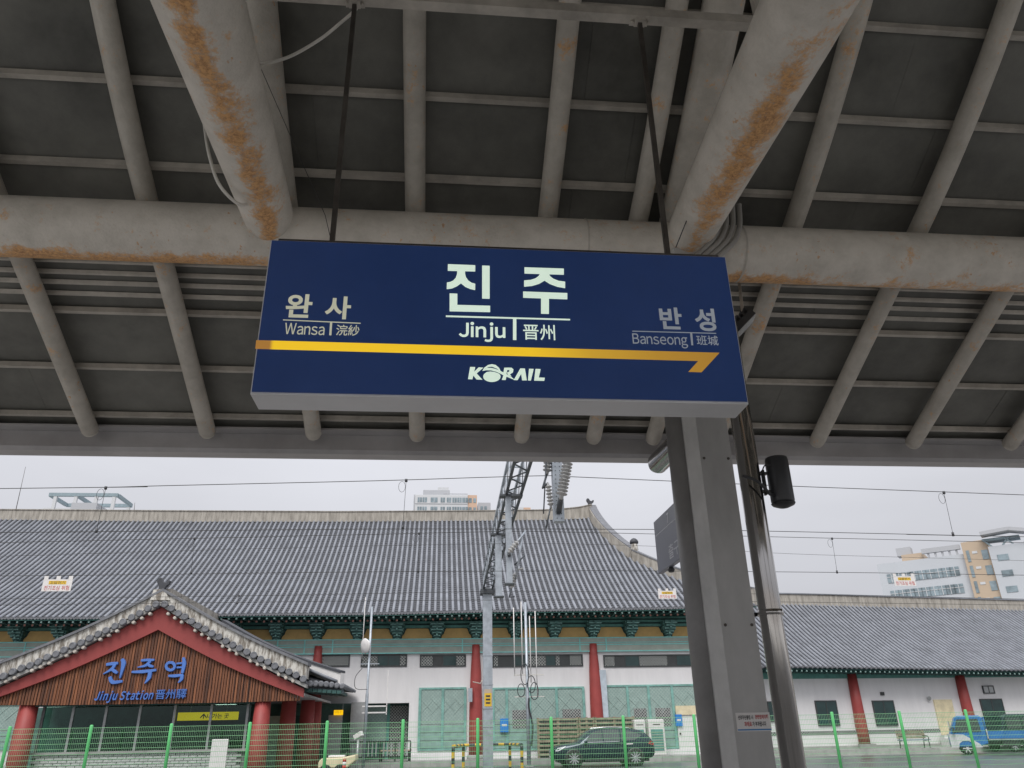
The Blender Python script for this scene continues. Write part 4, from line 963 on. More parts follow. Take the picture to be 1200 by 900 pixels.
# ================================================================== ENTRANCE PORCH
GY = 36.
G = lambda px, py, dy=0.: at(px, py, Y=GY+dy)
gx_c = G(187, 740).x
gate = thing('entrance_porch', 'gabled entrance porch with tiled verges, dark timber gable and blue station lettering', 'porch', (gx_c, GY, 0))
zapex = G(187, 738).z; zbot = G(187, 824).z; hw = G(353, 815).x-gx_c
def verge(s_, lo):
    """height of the verge line at fraction s_ (0 apex, 1 foot), slightly hollow"""
    return lo
A0 = G(187, 738).z; A1 = G(352, 817).z
B0 = G(187, 710).z; B1 = G(360, 806).z
T0 = G(187, 694).z; T1 = G(361, 780).z
D0 = G(187, 707).z; D1 = G(357, 797).z
hA, hB, hT = G(352, 817).x-gx_c, G(360, 806).x-gx_c, G(361, 780).x-gx_c
def vl(z0, z1, s_, sag=.16): return lerp(z0, z1, s_)-sag*math.sin(math.pi*s_)
# timber slats
slats = MB(); nS = 104
for i in range(nS):
    x0 = lerp(-hA, hA, i/nS); x1 = lerp(-hA, hA, (i+1)/nS); xm = (x0+x1)/2
    zt = vl(A0, A1, abs(xm)/hA)+.12; zb = lerp(zbot, G(350, 816).z, max(0, abs(xm)/hA-.55)*.5)-.02
    if zt-zb > .05: slats.box(gx_c+x0+.014, gx_c+x1-.014, GY-.05-random.random()*.03, GY+.02, zb, zt)
slats.build('gable_slats', 'wood', gate, 'stuff')
MB().wprism([(gx_c-hA, GY+.021, zbot), (gx_c+hA, GY+.021, zbot), (gx_c, GY+.021, A0)], (0, 1, 0), .1).build('gable_back_board', 'wood', gate)
for sd_ in (-1, 1):
    n_ = 16
    def strip_pts(z0a, z1a, z0b, z1b, h_, y0, y1, name, m_, ext=1.0):
        rows = []
        for i in range(n_+1):
            s_ = i/n_*ext; x = gx_c+sd_*h_*s_; a = vl(z0a, z1a, s_); b = vl(z0b, z1b, s_)
            r_ = [(x, y0, a), (x, y0, b), (x, y1, b), (x, y1, a)]; rows.append(r_+[r_[0]])
        mb = MB(); mb.grid(rows); m0 = len(rows)*5; mb.face((0, 1, 2, 3)); mb.face((m0-5, m0-4, m0-3, m0-2)); return mb.build(name, m_, gate)
    strip_pts(A0-.02, A1-.02, B0-.08, B1-.05, hB-.1, GY-.22, GY-.06, 'bargeboard', 'barge')
    strip_pts(B0-.05, B1-.02, B0+.12, B1+.12, hB, GY-.42, GY+.3, 'verge_board', 'concrete')
    strip_pts(D0+.06, D1+.05, T0, T1, hT, GY-.36, GY+.5, 'verge_ridge', 'plaster_w')
    strip_pts(T0-.02, T1-.02, T0+.09, T1+.09, hT+.05, GY-.46, GY+.6, 'verge_cap', 'tile_end')
    for k in range(21):
        s_ = (k+.6)/21; x = gx_c+sd_*hB*s_; z = vl(D0, D1, s_)-.04
        o = MB().lathe([(.135, .3), (.148, 0), (.105, -.03), (.095, -.015)], (x, GY-.50+random.uniform(-.03, .03), z+.02+random.uniform(-.02, .02)), (sd_*-.12, 1, random.uniform(-.15, .05)), 14).build('tile_end', 'tile_end', gate)
        if k % 4 != 3 and k < 20:
            z2 = vl(D0, D1, s_+.03)-.17; MB().lathe([(.07, .3), (.075, 0), (.045, -.03)], (x+sd_*hB*.03, GY-.46, z2-.12), (0, 1, 0), 10).build('rafter_end', 'pink', gate)
    # roof slopes behind the verge
    rows = []; rib = MB()
    for j in range(2):
        y = (GY+.4, WY-.2)[j]; rows.append([(gx_c+sd_*(hT+1.2)*i/12, y, vl(T0-.25, T1-.3-.35, i/12)) for i in range(13)])
    MB().grid(rows).build('roof_slope', 'tile_dark', gate)
    y = GY+.6
    while y < WY-.4:
        rib.tube([(gx_c+sd_*(hT+1.2)*i/12, y, vl(T0-.22, T1-.27-.35, i/12)) for i in range(13)], .08, 6); y += .33
    rib.build('convex_tile_rows', 'tile', gate, 'stuff')
    # short eave wing at the foot of the gable, with its own hip band
    fx = G(357, 797).x-gx_c; ex = G(402, 806).x-gx_c; z0_, z1_ = G(357, 798).z-.1, G(402, 806, .6).z+.05
    def wx(v): return gx_c+sd_*v
    wing = MB(); wing.v += [(wx(fx-.4), GY+.25, z0_), (wx(ex), GY+.6, z1_), (wx(ex+.1), GY+3.6, z1_), (wx(hT*.55), GY+4.4, vl(T0, T1, .55)-.2), (wx(fx-.4), GY+.6, z0_+.4)]
    wing.face((0, 1, 2, 3, 4)); wing.v += [(v[0], v[1], v[2]-.12) for v in wing.v[:5]]; wing.face((9, 8, 7, 6, 5))
    for i in range(5): j = (i+1) % 5; wing.face((i, j, 5+j, 5+i))
    wing.build('eave_wing', 'tile_dark', gate)
    for k in range(8):
        s_ = k/7; MB().lathe([(.12, .3), (.13, 0), (.08, -.03)], (wx(lerp(fx, ex-.1, s_)), GY+lerp(.1, .45, s_), lerp(z0_, z1_, s_)+.04*math.sin(s_*3)), (0, 1, 0), 10).build('eave_tile_end', 'tile_end', gate)
        MB().box(wx(lerp(fx, ex-.2, s_))-.09, wx(lerp(fx, ex-.2, s_))+.09, GY+.35, GY+3, lerp(z0_, z1_, s_)-.30, lerp(z0_, z1_, s_)-.17).build('eave_rafter', 'teal_dark', gate)
    MB().bar((wx(fx-.4), GY+.4, z0_-.2), (wx(ex-.05), GY+.75, z1_-.18), .1, .16).build('eave_board', 'bluegrey', gate)
    hb = []
    for i in range(9):
        s_ = i/8; a = G(262 if sd_ > 0 else 262, 735, 4.0); b = G(401, 796, .7)
        hb.append((wx(lerp(a.x-gx_c, b.x-gx_c, s_)), lerp(GY+4.0, GY+.7, s_), lerp(a.z, b.z, s_)+.05-.22*math.sin(math.pi*s_)))
    ribbon(hb, -.45, .22, .3, 'hip_band', 'plate_white', gate); ribbon(hb, .2, .30, .4, 'hip_cap', 'tile_dark', gate)
curl(G(190, 686, -.2), .5, 'ridge_ornament', 'tile_dark', gate)
MB().wprism([tuple(G(176, 703, -.45)), tuple(G(180, 691, -.45)), tuple(G(192, 690, -.45)), tuple(G(199, 703, -.45))], (0, 1, 0), .9).build('apex_block', 'plaster_w', gate)
MB().box(gx_c-.25, gx_c+.25, GY, WY+6, T0-.3, T0+.15).build('roof_ridge', 'plaster', gate)
# red posts
for px, y in ((30, 36.35), (305.5, 36.35), (336.5, 38.6), (359, 41.0), (367.5, 43.0)):
    c = at(px, 850, Y=y); MB().lathe([(.38, -.02), (.37, 1.2), (.325, zbot+.25)], (c.x, y, 0), (0, 0, 1), 18).build('column', 'red', gate)
x_l, x_r = G(30, 850, .35).x, G(305.5, 850, .35).x
MB().box(gx_c-hA-.1, gx_c+hA+.1, GY+.15, WY-.25, zbot+.22, zbot+.32).build('ceiling', 'white', gate)
MB().box(x_l, x_r, GY+.2, GY+.5, zbot-.06, zbot+.2).build('tie_board', 'teal_dark', gate)
# ceiling lamps seen through the glass
for px, py in ((75, 832), (226, 830), (265, 826), (275, 828)):
    c = at(px, py, Z=zbot+.2); MB().box(c.x-.5, c.x+.5, c.y-.12, c.y+.12, zbot+.18, zbot+.215).build('ceiling_lamp', 'tube', gate)
# glazing on a brick sill wall
gl_y = GY+1.0; gx0, gx1 = at(44, 860, Y=gl_y).x, at(291, 860, Y=gl_y).x; zs = at(170, 879.5, Y=gl_y).z
MB().box(gx0, gx1, gl_y-.004, gl_y+.004, zs, zbot+.2).build('glazing', 'glass', gate)
for px in (47, 82, 121, 161, 202, 245, 288):
    x = at(px, 855, Y=gl_y).x; MB().box(x-.05, x+.05, gl_y-.05, gl_y+.05, zs, zbot+.2).build('mullion', 'mullion', gate)
MB().box(gx0-.1, gx1+.1, gl_y-.2, gl_y+.15, zs-.1, zs).build('sill', 'concrete', gate)
MB().box(gx0, gx1, gl_y-.06, gl_y+.1, -.02, zs-.1).build('sill_wall', 'mortar', gate)
bl, bh_ = .36, .105
br_me = MB().box(-bl/2+.012, bl/2-.012, -.05, .02, -bh_/2+.010, bh_/2-.010).mesh('brick', 'brick')
row = 0; z = zs-.1-bh_/2
sw = bpy.data.objects['sill_wall']
while z > .12 and row < 8:
    x = gx0+bl/2+(bl/2 if row % 2 else 0)
    while x < gx1-bl/2: place(br_me, 'brick', sw, (x, gl_y-.062-random.random()*.006, z)); x += bl
    z -= bh_; row += 1
MB().box(gx0-4, gx1+1, WY-1.6, WY-1.5, -.02, zbot+.2).build('interior_wall', 'interior', gate)
MB().box(gx1-.02, gx1+.04, gl_y+.06, gl_y+4, -.02, zs+.3).build('side_wall', 'mortar', gate)
for px in (110, 150, 226, 262, 320, 350, 392):
    c = at(px, 860, Y=WY-2.2); MB().box(c.x-.35, c.x+.35, WY-2.3, WY-2.2, 0, 2.5).build('interior_panel', 'teal_dark' if px % 4 else 'mullion', gate)
# lettering on the gable
LY = GY-.16
def gp(x, y): p = at(100+x*130/1200, 765+y*130/1200, Y=LY); return (p.x, p.z)
def stroke(pts, ws, k):
    pts = [Vector((*gp(*p), 0)) for p in pts]; sc = (gp(100, 0)[0]-gp(0, 0)[0])/100
    pts = spline(pts, 5); n_ = len(pts); Lf, Rt = [], []
    for i, p in enumerate(pts):
        d = (pts[min(i+1, n_-1)]-pts[max(i-1, 0)]).normalized(); nn = Vector((-d.y, d.x, 0)); w_ = interp([q/(len(ws)-1) for q in range(len(ws))], ws, i/(n_-1))*sc/2
        Lf.append(p+nn*w_); Rt.append(p-nn*w_)
    poly = Lf+Rt[::-1]
    o = MB().wprism([(p.x, LY-.006*k, p.y) for p in poly], (0, 1, 0), .12).build('letter_stroke', 'blueletter', gate); bevel(o, .012, 1)
S = [([(222, 128), (290, 118), (352, 112)], [30, 36, 26]), ([(318, 122), (285, 175), (188, 232)], [36, 34, 8]), ([(282, 178), (315, 200), (345, 222)], [26, 36, 22]),
     ([(392, 68), (412, 120), (372, 278)], [30, 50, 14]), ([(262, 258), (292, 318), (400, 308)], [34, 40, 26]),
     ([(600, 84), (670, 78), (745, 78)], [26, 30, 22]), ([(705, 86), (650, 138), (560, 158)], [32, 30, 8]), ([(665, 118), (700, 142), (738, 150)], [22, 32, 18]),
     ([(498, 208), (620, 204), (766, 186)], [22, 36, 26]), ([(700, 200), (686, 270), (638, 334)], [40, 44, 8]),
     ([(1058, 50), (1068, 120), (1046, 222)], [26, 44, 30]), ([(985, 118), (1045, 112)], [20, 20]), ([(985, 160), (1045, 156)], [20, 20]),
     ([(895, 250), (970, 250), (1058, 238)], [22, 34, 24]), ([(1046, 240), (1038, 285), (1002, 326)], [36, 38, 8]),
     ([(920+46*math.cos(R(a)), 146+42*math.sin(R(a))) for a in range(-90, 271, 30)], [30, 30])]
for k, (p, ws) in enumerate(S): stroke(p, ws, k % 4)
def gtext(name, s, x0, x1, y0, y1, bold, shear):
    l = gp(x0, y1); r_ = gp(x1, y1-12); t = gp(x0, y0); mb = MB()
    text(mb, s, (l[0], LY-.03, l[1]), (r_[0]-l[0], 0, r_[1]-l[1]), (0, 0, t[1]-l[1]), bold, shear, .1, (0, 1, 0)); mb.build(name, 'blueletter', gate)
gtext('romanised_lettering', 'Jinju Station', 90, 725, 415, 545, .018, .25); gtext('hanja_lettering', '晋州驛', 755, 1085, 400, 505, .0, .0)
# yellow exit sign inside
ex0, ex1 = at(208, 840, Y=gl_y+.5), at(279, 837, Y=gl_y+.5); 
xs_ = thing('exit_sign', 'long yellow exit sign with black arrow behind the porch glazing', 'sign', ((ex0.x+ex1.x)/2, gl_y+.5, ex0.z))
ez0, ez1 = at(243, 844, Y=gl_y+.5).z, at(243, 834.5, Y=gl_y+.5).z
MB().box(ex0.x, ex1.x, gl_y+.5, gl_y+.62, ez0, ez1).build('sign_box', 'yellow', xs_)
mb = MB(); w_ = ex1.x-ex0.x; text(mb, '나가는 곳', (ex0.x+w_*.49, gl_y+.497, ez0+.06), (w_*.36, 0, 0), (0, 0, ez1-ez0-.12), .02); mb.build('print', 'ink_black', xs_)
ax = ex0.x+w_*.43; h = ez1-ez0; mb = MB(); mb.box(ax-.02, ax+.02, gl_y+.496, gl_y+.499, ez0+.06, ez1-.09)
mb.wprism([(ax-.14, gl_y+.495, ez1-.20), (ax, gl_y+.495, ez1-.05), (ax+.14, gl_y+.495, ez1-.20), (ax+.14, gl_y+.495, ez1-.26), (ax, gl_y+.495, ez1-.12), (ax-.14, gl_y+.495, ez1-.26)], (0, 1, 0), .003); mb.build('arrow', 'ink_black', xs_)
for dx in (.2, .8): MB().box(ex0.x+w_*dx-.01, ex0.x+w_*dx+.01, gl_y+.55, gl_y+.57, ez1, zbot+.22).build('hanger_rod', 'mullion', xs_)
c = at(430-27, 834.5, Y=43.5)
e2 = thing('exit_sign', 'short yellow lit sign in the dark doorway beside the porch', 'sign', tuple(c))
p0, p1 = at(391, 838, Y=43.5), at(402, 832, Y=43.5); MB().box(p0.x, p1.x, 43.5, 43.6, p0.z, p1.z).build('sign_box', 'yellow', e2); MB().box(p1.x-.03, p1.x-.01, 43.54, 43.56, p1.z, p1.z+.3).build('hanger_rod', 'mullion', e2)
mb = MB(); text(mb, '나가는 곳', (p0.x+.06, 43.497, p0.z+.08), ((p1.x-p0.x)*.7, 0, 0), (0, 0, (p1.z-p0.z)*.5)); mb.build('print', 'ink_black', e2)
# dark vestibule beside the porch
vx0, vx1 = at(372, 850, Y=45).x, at(411, 850, Y=45).x
MB().box(vx0, vx1, 45.2, 45.95, -.02, Wp(400, 825, -.1).z).build('vestibule_back', 'interior', gate)
MB().box(vx1, vx1+.75, 44.6, 45.96, -.02, Wp(415, 824, -.1).z).build('vestibule_pier', 'mullion', gate)
# white board leaning on the sill wall
p0, p1 = at(245, 895, Y=35.6), at(268, 866, Y=35.6)
wb = thing('white_board', 'plain white board standing against the brick wall of the porch', 'board', ((p0.x+p1.x)/2, 35.7, 0))
bevel(MB().box(p0.x, p1.x, 35.6, 35.66, .0, p1.z).build('board_panel', 'plate_white', wb), .02)
for x in (p0.x+.1, p1.x-.1): MB().bar((x, 35.69, p1.z-.2), (x, 36.2, 0), .04).build('strut', 'mullion', wb)
# small electric cart
cx = at(395, 890, Y=34.5).x
ct = thing('utility_cart', 'small beige utility cart parked behind the green fence near the porch', 'cart', (cx, 34.5, 0))
zc = at(395, 888, Y=34.5).z; x0, x1 = at(373, 890, Y=34.5).x-cx, at(417, 890, Y=34.5).x-cx
m_ = MB(); m_.wprism([(x0, 0, .35), (x0, 0, zc-.15), (x0+.1, 0, zc-.02), (x0+.9, 0, zc), (x1-.35, 0, zc+.04), (x1-.02, 0, zc+.1), (x1, 0, zc-.12), (x1-.25, 0, zc-.3), (x1-.3, 0, .35)], (0, 1, 0), 1.2); bevel(lb(m_, 'body', 'beige', ct), .05)
bevel(lb(MB().box(x0+.35, x0+1.0, .2, 1.0, zc+.001, zc+.08), 'seat', 'plate_white', ct), .03)
lb(MB().tube([(x0+1.05, .3, zc+.02), (x0+1.02, .3, zc+.14), (x0+1.1, .3, zc+.2)], .02, 8), 'steering_column', 'black', ct)
for wx_ in (x0+.3, x1-.6):
    for wy in (.05, 1.15): lb(MB().lathe([(.12, -.08), (.23, -.08), (.25, -.04), (.25, .04), (.23, .08), (.12, .08)], (wx_, wy, .25), (0, 1, 0), 16), 'wheel', 'tyre', ct)
bx = at(403.5, 895, Y=33.6)
bd = thing('marker_post', 'short red and white striped marker post beside the beige cart', 'marker post', (bx.x, 33.6, 0))
ztop = at(404, 889, Y=33.6).z
for k in range(6): MB().tube([(bx.x, 33.6, ztop*k/6), (bx.x, 33.6, ztop*(k+1)/6)], .07, 12).build('stripe', 'lamp_red' if k % 2 else 'plate_white', bd)
MB().lathe([(.2, 0), (.2, .04), (.08, .06)], (bx.x, 33.6, 0), (0, 0, 1), 14).build('foot', 'black', bd)
# black railing by the recess
rl = thing('metal_railing', 'low black metal railing with upright bars in front of the recessed doorway', 'railing', (at(455, 885, Y=44).x, 44, .26))
rx_a, rx_b = at(409, 880, Y=44).x, at(481, 880, Y=44).x; z1 = at(445, 869, Y=44).z
for z in (z1, .5): MB().box(rx_a, rx_b, 43.97, 44.03, z-.03, z+.03).build('rail', 'black_metal', rl)
for i in range(17): x = lerp(rx_a, rx_b, i/16); MB().box(x-.035, x+.035, 43.975, 44.025, .26 if i % 4 == 0 else .53, z1-.03).build('bar', 'black_metal' if i % 4 == 0 else 'mullion', rl)
bn = thing('wooden_bench', 'low wooden slatted bench behind the black railing', 'bench', (at(463, 885, Y=44.8).x, 44.8, .26))
for k in range(4): MB().box(at(444, 885, Y=44.8).x, at(482, 885, Y=44.8).x, 44.6+k*.13, 44.7+k*.13, .74, .80).build('slat', 'hosp_orange', bn)
for px in (447, 479): x = at(px, 885, Y=44.8).x; MB().box(x-.05, x+.05, 44.62, 45.08, .26, .74).build('leg', 'black_metal', bn)

# ================================================================== POLES IN THE FORECOURT
def pole(px_t, py_t, Y, r_, label, name):
    p = at(px_t, py_t, Y=Y); t = thing(name, label, 'pole', (p.x, Y, 0))
    MB().lathe([(r_*1.35, 0), (r_*1.35, p.z*.45), (r_, p.z*.46), (r_, p.z)], (p.x, Y, 0), (0, 0, 1), 12).build('shaft', 'galv', t)
    MB().box(p.x-.2, p.x+.2, Y-.2, Y+.2, -.01, .03).build('base_plate', 'concrete', t); return t, p
t, p = pole(615.5, 706, 41, .07, 'tall thin grey aerial pole with coiled black cables and white whip aerials', 'aerial_pole')
for dx, pt, pbm in ((-.62, 712, 792), (-.22, 705, 790), (.2, 722, 800), (.50, 716, 817)):
    a = at(615, pt, Y=41).z; b = at(615, pbm, Y=41).z; MB().tube([(p.x+dx, 41, a), (p.x+dx, 41, b)], .025, 8).build('whip_aerial', 'plate_white', t)
for py in (791, 816.5): z = at(615, py, Y=41).z; MB().box(p.x-.65, p.x+.85, 40.97, 41.03, z-.02, z+.02).build('cross_arm', 'pvc', t)
for (cx_, cy_, rx_, rz_) in ((-.12, 790, .20, .5), (-.32, 809, .18, .30), (.34, 810, .20, .40), (.2, 802, .2, .4)):
    z = at(615, cy_, Y=41).z; MB().tube([(p.x+cx_+rx_*math.cos(R(a)), 40.9+.03*math.sin(R(a*2)), z+rz_*math.sin(R(a))) for a in range(0, 360, 20)], .022, 6, closed=True).build('cable_coil', 'black', t)
MB().tube(spline([(p.x+.06, 40.88, at(615, 818, Y=41).z), (p.x+.05, 40.88, 2.6), (p.x+.2, 40.88, 1.8), (p.x+.12, 40.88, .9)], 6), .045, 8).build('cable', 'black', t)
t, p = pole(436, 711, 40, .055, 'thin grey lamp pole carrying a round white floodlight and whip aerial', 'lamp_pole')
c = at(428, 757, Y=39.8); dsk = MB().lathe([(.05, .22), (.30, .10), (.36, 0), (.34, -.03), (.1, -.05)], tuple(c), (.75, .62, .15), 20); dsk.build('floodlight', 'plate_white', t)
MB().tube([(c.x, c.y, c.z), (p.x, 40, c.z-.05)], .03, 8).build('lamp_arm', 'galv', t)
MB().tube([(p.x-.35, 40, at(430, 700, Y=40).z), (p.x-.35, 40, at(430, 772, Y=40).z)], .018, 6).build('whip_aerial', 'plate_white', t)
z = at(430, 778, Y=40).z; MB().box(p.x-.4, p.x+.5, 39.98, 40.02, z-.02, z+.02).build('cross_arm', 'galv', t)
MB().tube(spline([(p.x-.3, 39.95, z-.2), (p.x-.6, 39.95, z-.6), (p.x-.55, 39.95, z-1.1), (p.x, 39.95, z-1.15)], 6), .016, 6).build('cable', 'black', t)
fz = at(445, 835, Y=40).z
for dz in (0, .28): MB().box(p.x-.2, p.x+.95, 39.98, 40.02, fz+dz-.03, fz+dz+.03).build('ladder_rung', 'plate_white', t)
MB().box(p.x+.93, p.x+.97, 39.98, 40.02, fz-.1, at(445, 785, Y=40).z).build('conduit', 'plate_white', t)
pb_ = at(420, 862, Y=37); t = thing('cctv_post', 'short grey post with a small white security camera behind the fence', 'camera post', (pb_.x, 37, 0))
MB().tube([(pb_.x, 37, 0), (pb_.x, 37, pb_.z-.12)], .05, 10).build('shaft', 'mullion', t); bevel(MB().obox(tuple(pb_), (.16, -.1, .09), (.05, .08, 0), (-.04, .02, .09)).build('camera_body', 'plate_white', t), .02)

# ================================================================== SLATTED SCREEN, AIR CONDITIONERS
sy = 45.0
for (pa_, pb__, lab) in ((631, 678, 'weathered wooden slatted crate screen against the turquoise shutters'), (680, 697, 'narrow wooden slatted screen at the foot of the red column'), (699, 744, 'wooden slatted screen beside the air conditioning cabinets')):
    x0, x1 = at(pa_, 865, Y=sy).x, at(pb__, 865, Y=sy).x; z1 = at(690, 841, Y=sy).z
    t = thing('slatted_screen', lab, 'screen', ((x0+x1)/2, sy, .26))
    for k in range(9): z = lerp(.42, z1-.06, k/8); MB().box(x0, x1, sy-.03, sy, z-.055, z+.055).build('slat', 'wood_old', t)
    for x in (x0, (x0+x1)/2, x1): MB().box(x-.06, x+.06, sy+.001, sy+.10, .26, z1+.03).build('post', 'wood_old', t)
    MB().box(x0, x1, sy+.35, sy+.4, .26, z1-.1).build('back_board', 'black', t)
for pa_, pb__, lab in ((744.5, 757.5, 'narrow white air conditioning cabinet next to the slatted screen'), (761, 780, 'wide white air conditioning cabinet with green grille beside the white door')):
    x0, x1 = at(pa_, 865, Y=44.6).x, at(pb__, 865, Y=44.6).x; z1 = at(760, 843, Y=44.6).z
    t = thing('air_conditioner', lab, 'air conditioner', ((x0+x1)/2, 44.8, .26))
    bevel(MB().box(x0, x1, 44.6, 45.3, .26, z1).build('cabinet', 'plate_white', t), .05)
    gr = MB().box(x0+.12, x1-.12, 44.57, 44.598, .5, lerp(.26, z1, .72)).build('grille', 'teal', t)
    for k in range(7): z = lerp(.6, lerp(.26, z1, .70), k/7); MB().box(x0+.13, x1-.13, 44.55, 44.569, z, z+.04).build('grille_bar', 'lintel', gr)
    MB().box((x0+x1)/2-.2, (x0+x1)/2+.2, 44.59, 44.599, z1-.28, z1-.24).build('badge', 'rod', t)

# ================================================================== ANNEX
AO = Vector((17.4, 49.3, 0)); AR = R(5.)
Ae = Vector((math.cos(AR), math.sin(AR), 0)); An = Vector((-math.sin(AR), math.cos(AR), 0))
def A(px, py, v=0.):
    d = ray(px, py); tt = ((AO+An*v-CAM).dot(An))/d.dot(An); p = CAM+d*tt; return (p-AO).dot(Ae), p.z
ann = thing('station_annex', 'low white station annex with grey tiled roof and red columns right of the hall', 'building', tuple(AO), AR)
au1 = 60.; ev, rv = -1.6, 6.2
ez_l = fit and (lambda u: lerp(A(930, 782, ev)[1], A(1200, 786, ev)[1], min(1, max(0, (u-A(930, 782, ev)[0])/(A(1200, 786, ev)[0]-A(930, 782, ev)[0])))))
rz_l = lambda u: lerp(A(930, 707, rv)[1], A(1200, 714, rv)[1], min(1, max(0, (u-A(930, 707, rv)[0])/(A(1200, 714, rv)[0]-A(930, 707, rv)[0]))))
def az(u, t): return lerp(ez_l(u), rz_l(u), .8*t+.2*t*t)
mb = MB(); NR = 26
for i in range(NR):
    t0, t1 = i/NR, (i+1)/NR; a = [(lerp(.3, au1, q/24), lerp(ev, rv, t0), az(lerp(.3, au1, q/24), t0)+.028) for q in range(25)]; b = [(lerp(.3, au1, q/24), lerp(ev, rv, t1), az(lerp(.3, au1, q/24), t1)-.005) for q in range(25)]
    mb.grid([[(p[0], p[1], p[2]-.033) for p in a], a, b])
lb(mb, 'valley_tiles', 'tile_dark', ann, 'stuff')
mb = MB(); ends = MB(); raf = MB(); rafe = MB(); u = .5
while u < au1:
    rows = []
    for i in range(9):
        t = i/8; z = az(u, t); rows.append([(u-.08*math.cos(math.pi*q/4), lerp(ev, rv, t)-.03*math.sin(math.pi*q/4), z+.03+.085*math.sin(math.pi*q/4)) for q in range(5)])
    mb.grid(rows, True); ends.lathe([(.09, 0), (.09, -.05), (.05, -.055)], (u, ev, az(u, 0)+.03), (0, 1, 0), 8)
    raf.box(u-.06, u+.06, ev+.12, ev+1.5, az(u, 0)-.24, az(u, 0)-.12); rafe.lathe([(.055, 0), (.04, -.015)], (u, ev+.12, az(u, 0)-.18), (0, 1, 0), 8); u += .33
lb(mb, 'convex_tile_rows', 'tile', ann, 'stuff'); lb(ends, 'eave_tile_ends', 'tile_end', ann, 'stuff'); lb(raf, 'flying_rafters', 'teal_dark', ann, 'stuff'); lb(rafe, 'flying_rafter_ends', 'dot_pale', ann, 'stuff')
def lalong(f, n_=30):
    rows = [[(lerp(.3, au1, i/n_), y, z) for y, z in f(lerp(.3, au1, i/n_))] for i in range(n_+1)]; m_ = MB(); m_.grid([r_+[r_[0]] for r_ in rows])
    m_.face((0, 1, 2, 3)); return m_
rt = lambda u: rz_l(u)+.62
lb(lalong(lambda u: [(rv-.25, rz_l(u)-.2), (rv-.25, rt(u)), (rv+.25, rt(u)), (rv+.25, rz_l(u)-.2)]), 'ridge', 'plaster', ann)
lb(lalong(lambda u: [(rv-.32, rt(u)), (rv-.32, rt(u)+.08), (rv+.32, rt(u)+.08), (rv+.32, rt(u))]), 'ridge_cap', 'tile', ann)
lb(lalong(lambda u: [(rv, rz_l(u)-.1), (2*rv-ev, ez_l(u)), (2*rv-ev, ez_l(u)-.1), (rv, rz_l(u)-.3)]), 'rear_roof_slope', 'tile_dark', ann)
lb(lalong(lambda u: [(ev+.1, ez_l(u)-.1), (ev+1.9, ez_l(u)+.5), (ev+1.9, ez_l(u)+.6), (ev+.1, ez_l(u)-.04)]), 'soffit_board', 'teal_dark', ann)
zt_a = A(1000, 795)[1]
lb(MB().box(.3, au1, 0, .4, -.1, zt_a), 'wall', 'white', ann); lb(MB().box(.3, au1, -.08, .4, zt_a+.001, zt_a+.75), 'lintel', 'teal', ann)
lb(MB().box(.3, .7, .401, 12, -.1, zt_a+2), 'side_wall', 'white', ann)
zc_ = A(1000, 858)[1]
lb(MB().box(.3, au1, -.06, -.001, .2, zc_-.12), 'cladding', 'white2', ann); lb(MB().box(.3, au1, -.075, -.001, zc_-.12, zc_+.10), 'patterned_band', 'lattice_w', ann)
lb(MB().box(.3, au1, -.25, -.061, .2, .42), 'plinth', 'concrete', ann)
for px in (994, 1120, 1246):
    u = A(px, 795)[0]+.0
    lb(MB().lathe([(.36, .45), (.36, 1.5), (.33, 2.6), (.29, zt_a+.3)], (u+.2, -.12, 0), (0, 0, 1), 16), 'column', 'red', ann); lb(MB().box(u-.35, u+.75, -.5, -.251, .2, .5), 'column_base', 'concrete', ann)
def awin(px0, px1, py0, py1, m_='glass_dark', nm='window'):
    u0, z1 = A(px0, py0); u1, z0 = A(px1, py0)[0], A(px0, py1)[1]; f = .06; w_ = MB()
    w_.box(u0, u1, -.09, -.003, z0, z0+f); w_.box(u0, u1, -.09, -.003, z1-f, z1); w_.box(u0, u0+f, -.09, -.003, z0+f, z1-f); w_.box(u1-f, u1, -.09, -.003, z0+f, z1-f); w_.box((u0+u1)/2-.03, (u0+u1)/2+.03, -.085, -.003, z0+f, z1-f)
    wn = lb(w_, nm, 'winframe', ann)
    for a, b in ((u0+f, (u0+u1)/2-.03), ((u0+u1)/2+.03, u1-f)): lb(MB().box(a, b, -.075, -.003, z0+f, z1-f), 'pane', m_, wn)
awin(954, 979, 821, 851); awin(1021, 1046, 821, 851); awin(1147, 1173, 819, 850); awin(1031, 1035, 811, 815, 'rod', 'vent'); awin(1150, 1163, 803.5, 813, 'mullion', 'vent'); awin(892, 905, 822, 846)
u0, z1 = A(1093, 820); u1 = A(1114, 820)[0]
dr = lb(MB().box(u0, u1, -.10, -.003, .9, z1), 'door', 'cream', ann)
for k in range(4): lb(MB().box(u0-.3, u1+.3, -.4-.3*(4-k), -.26, .2+.17*k+.001, .2+.17*(k+1)), 'step', 'white2', ann)
lb(MB().lathe([(.05, 0), (.12, -.1), (.13, -.18)], (A(1087, 818)[0], 0, A(1087, 818)[1]), (0, 1, .2), 12), 'wall_lamp', 'mullion', ann)
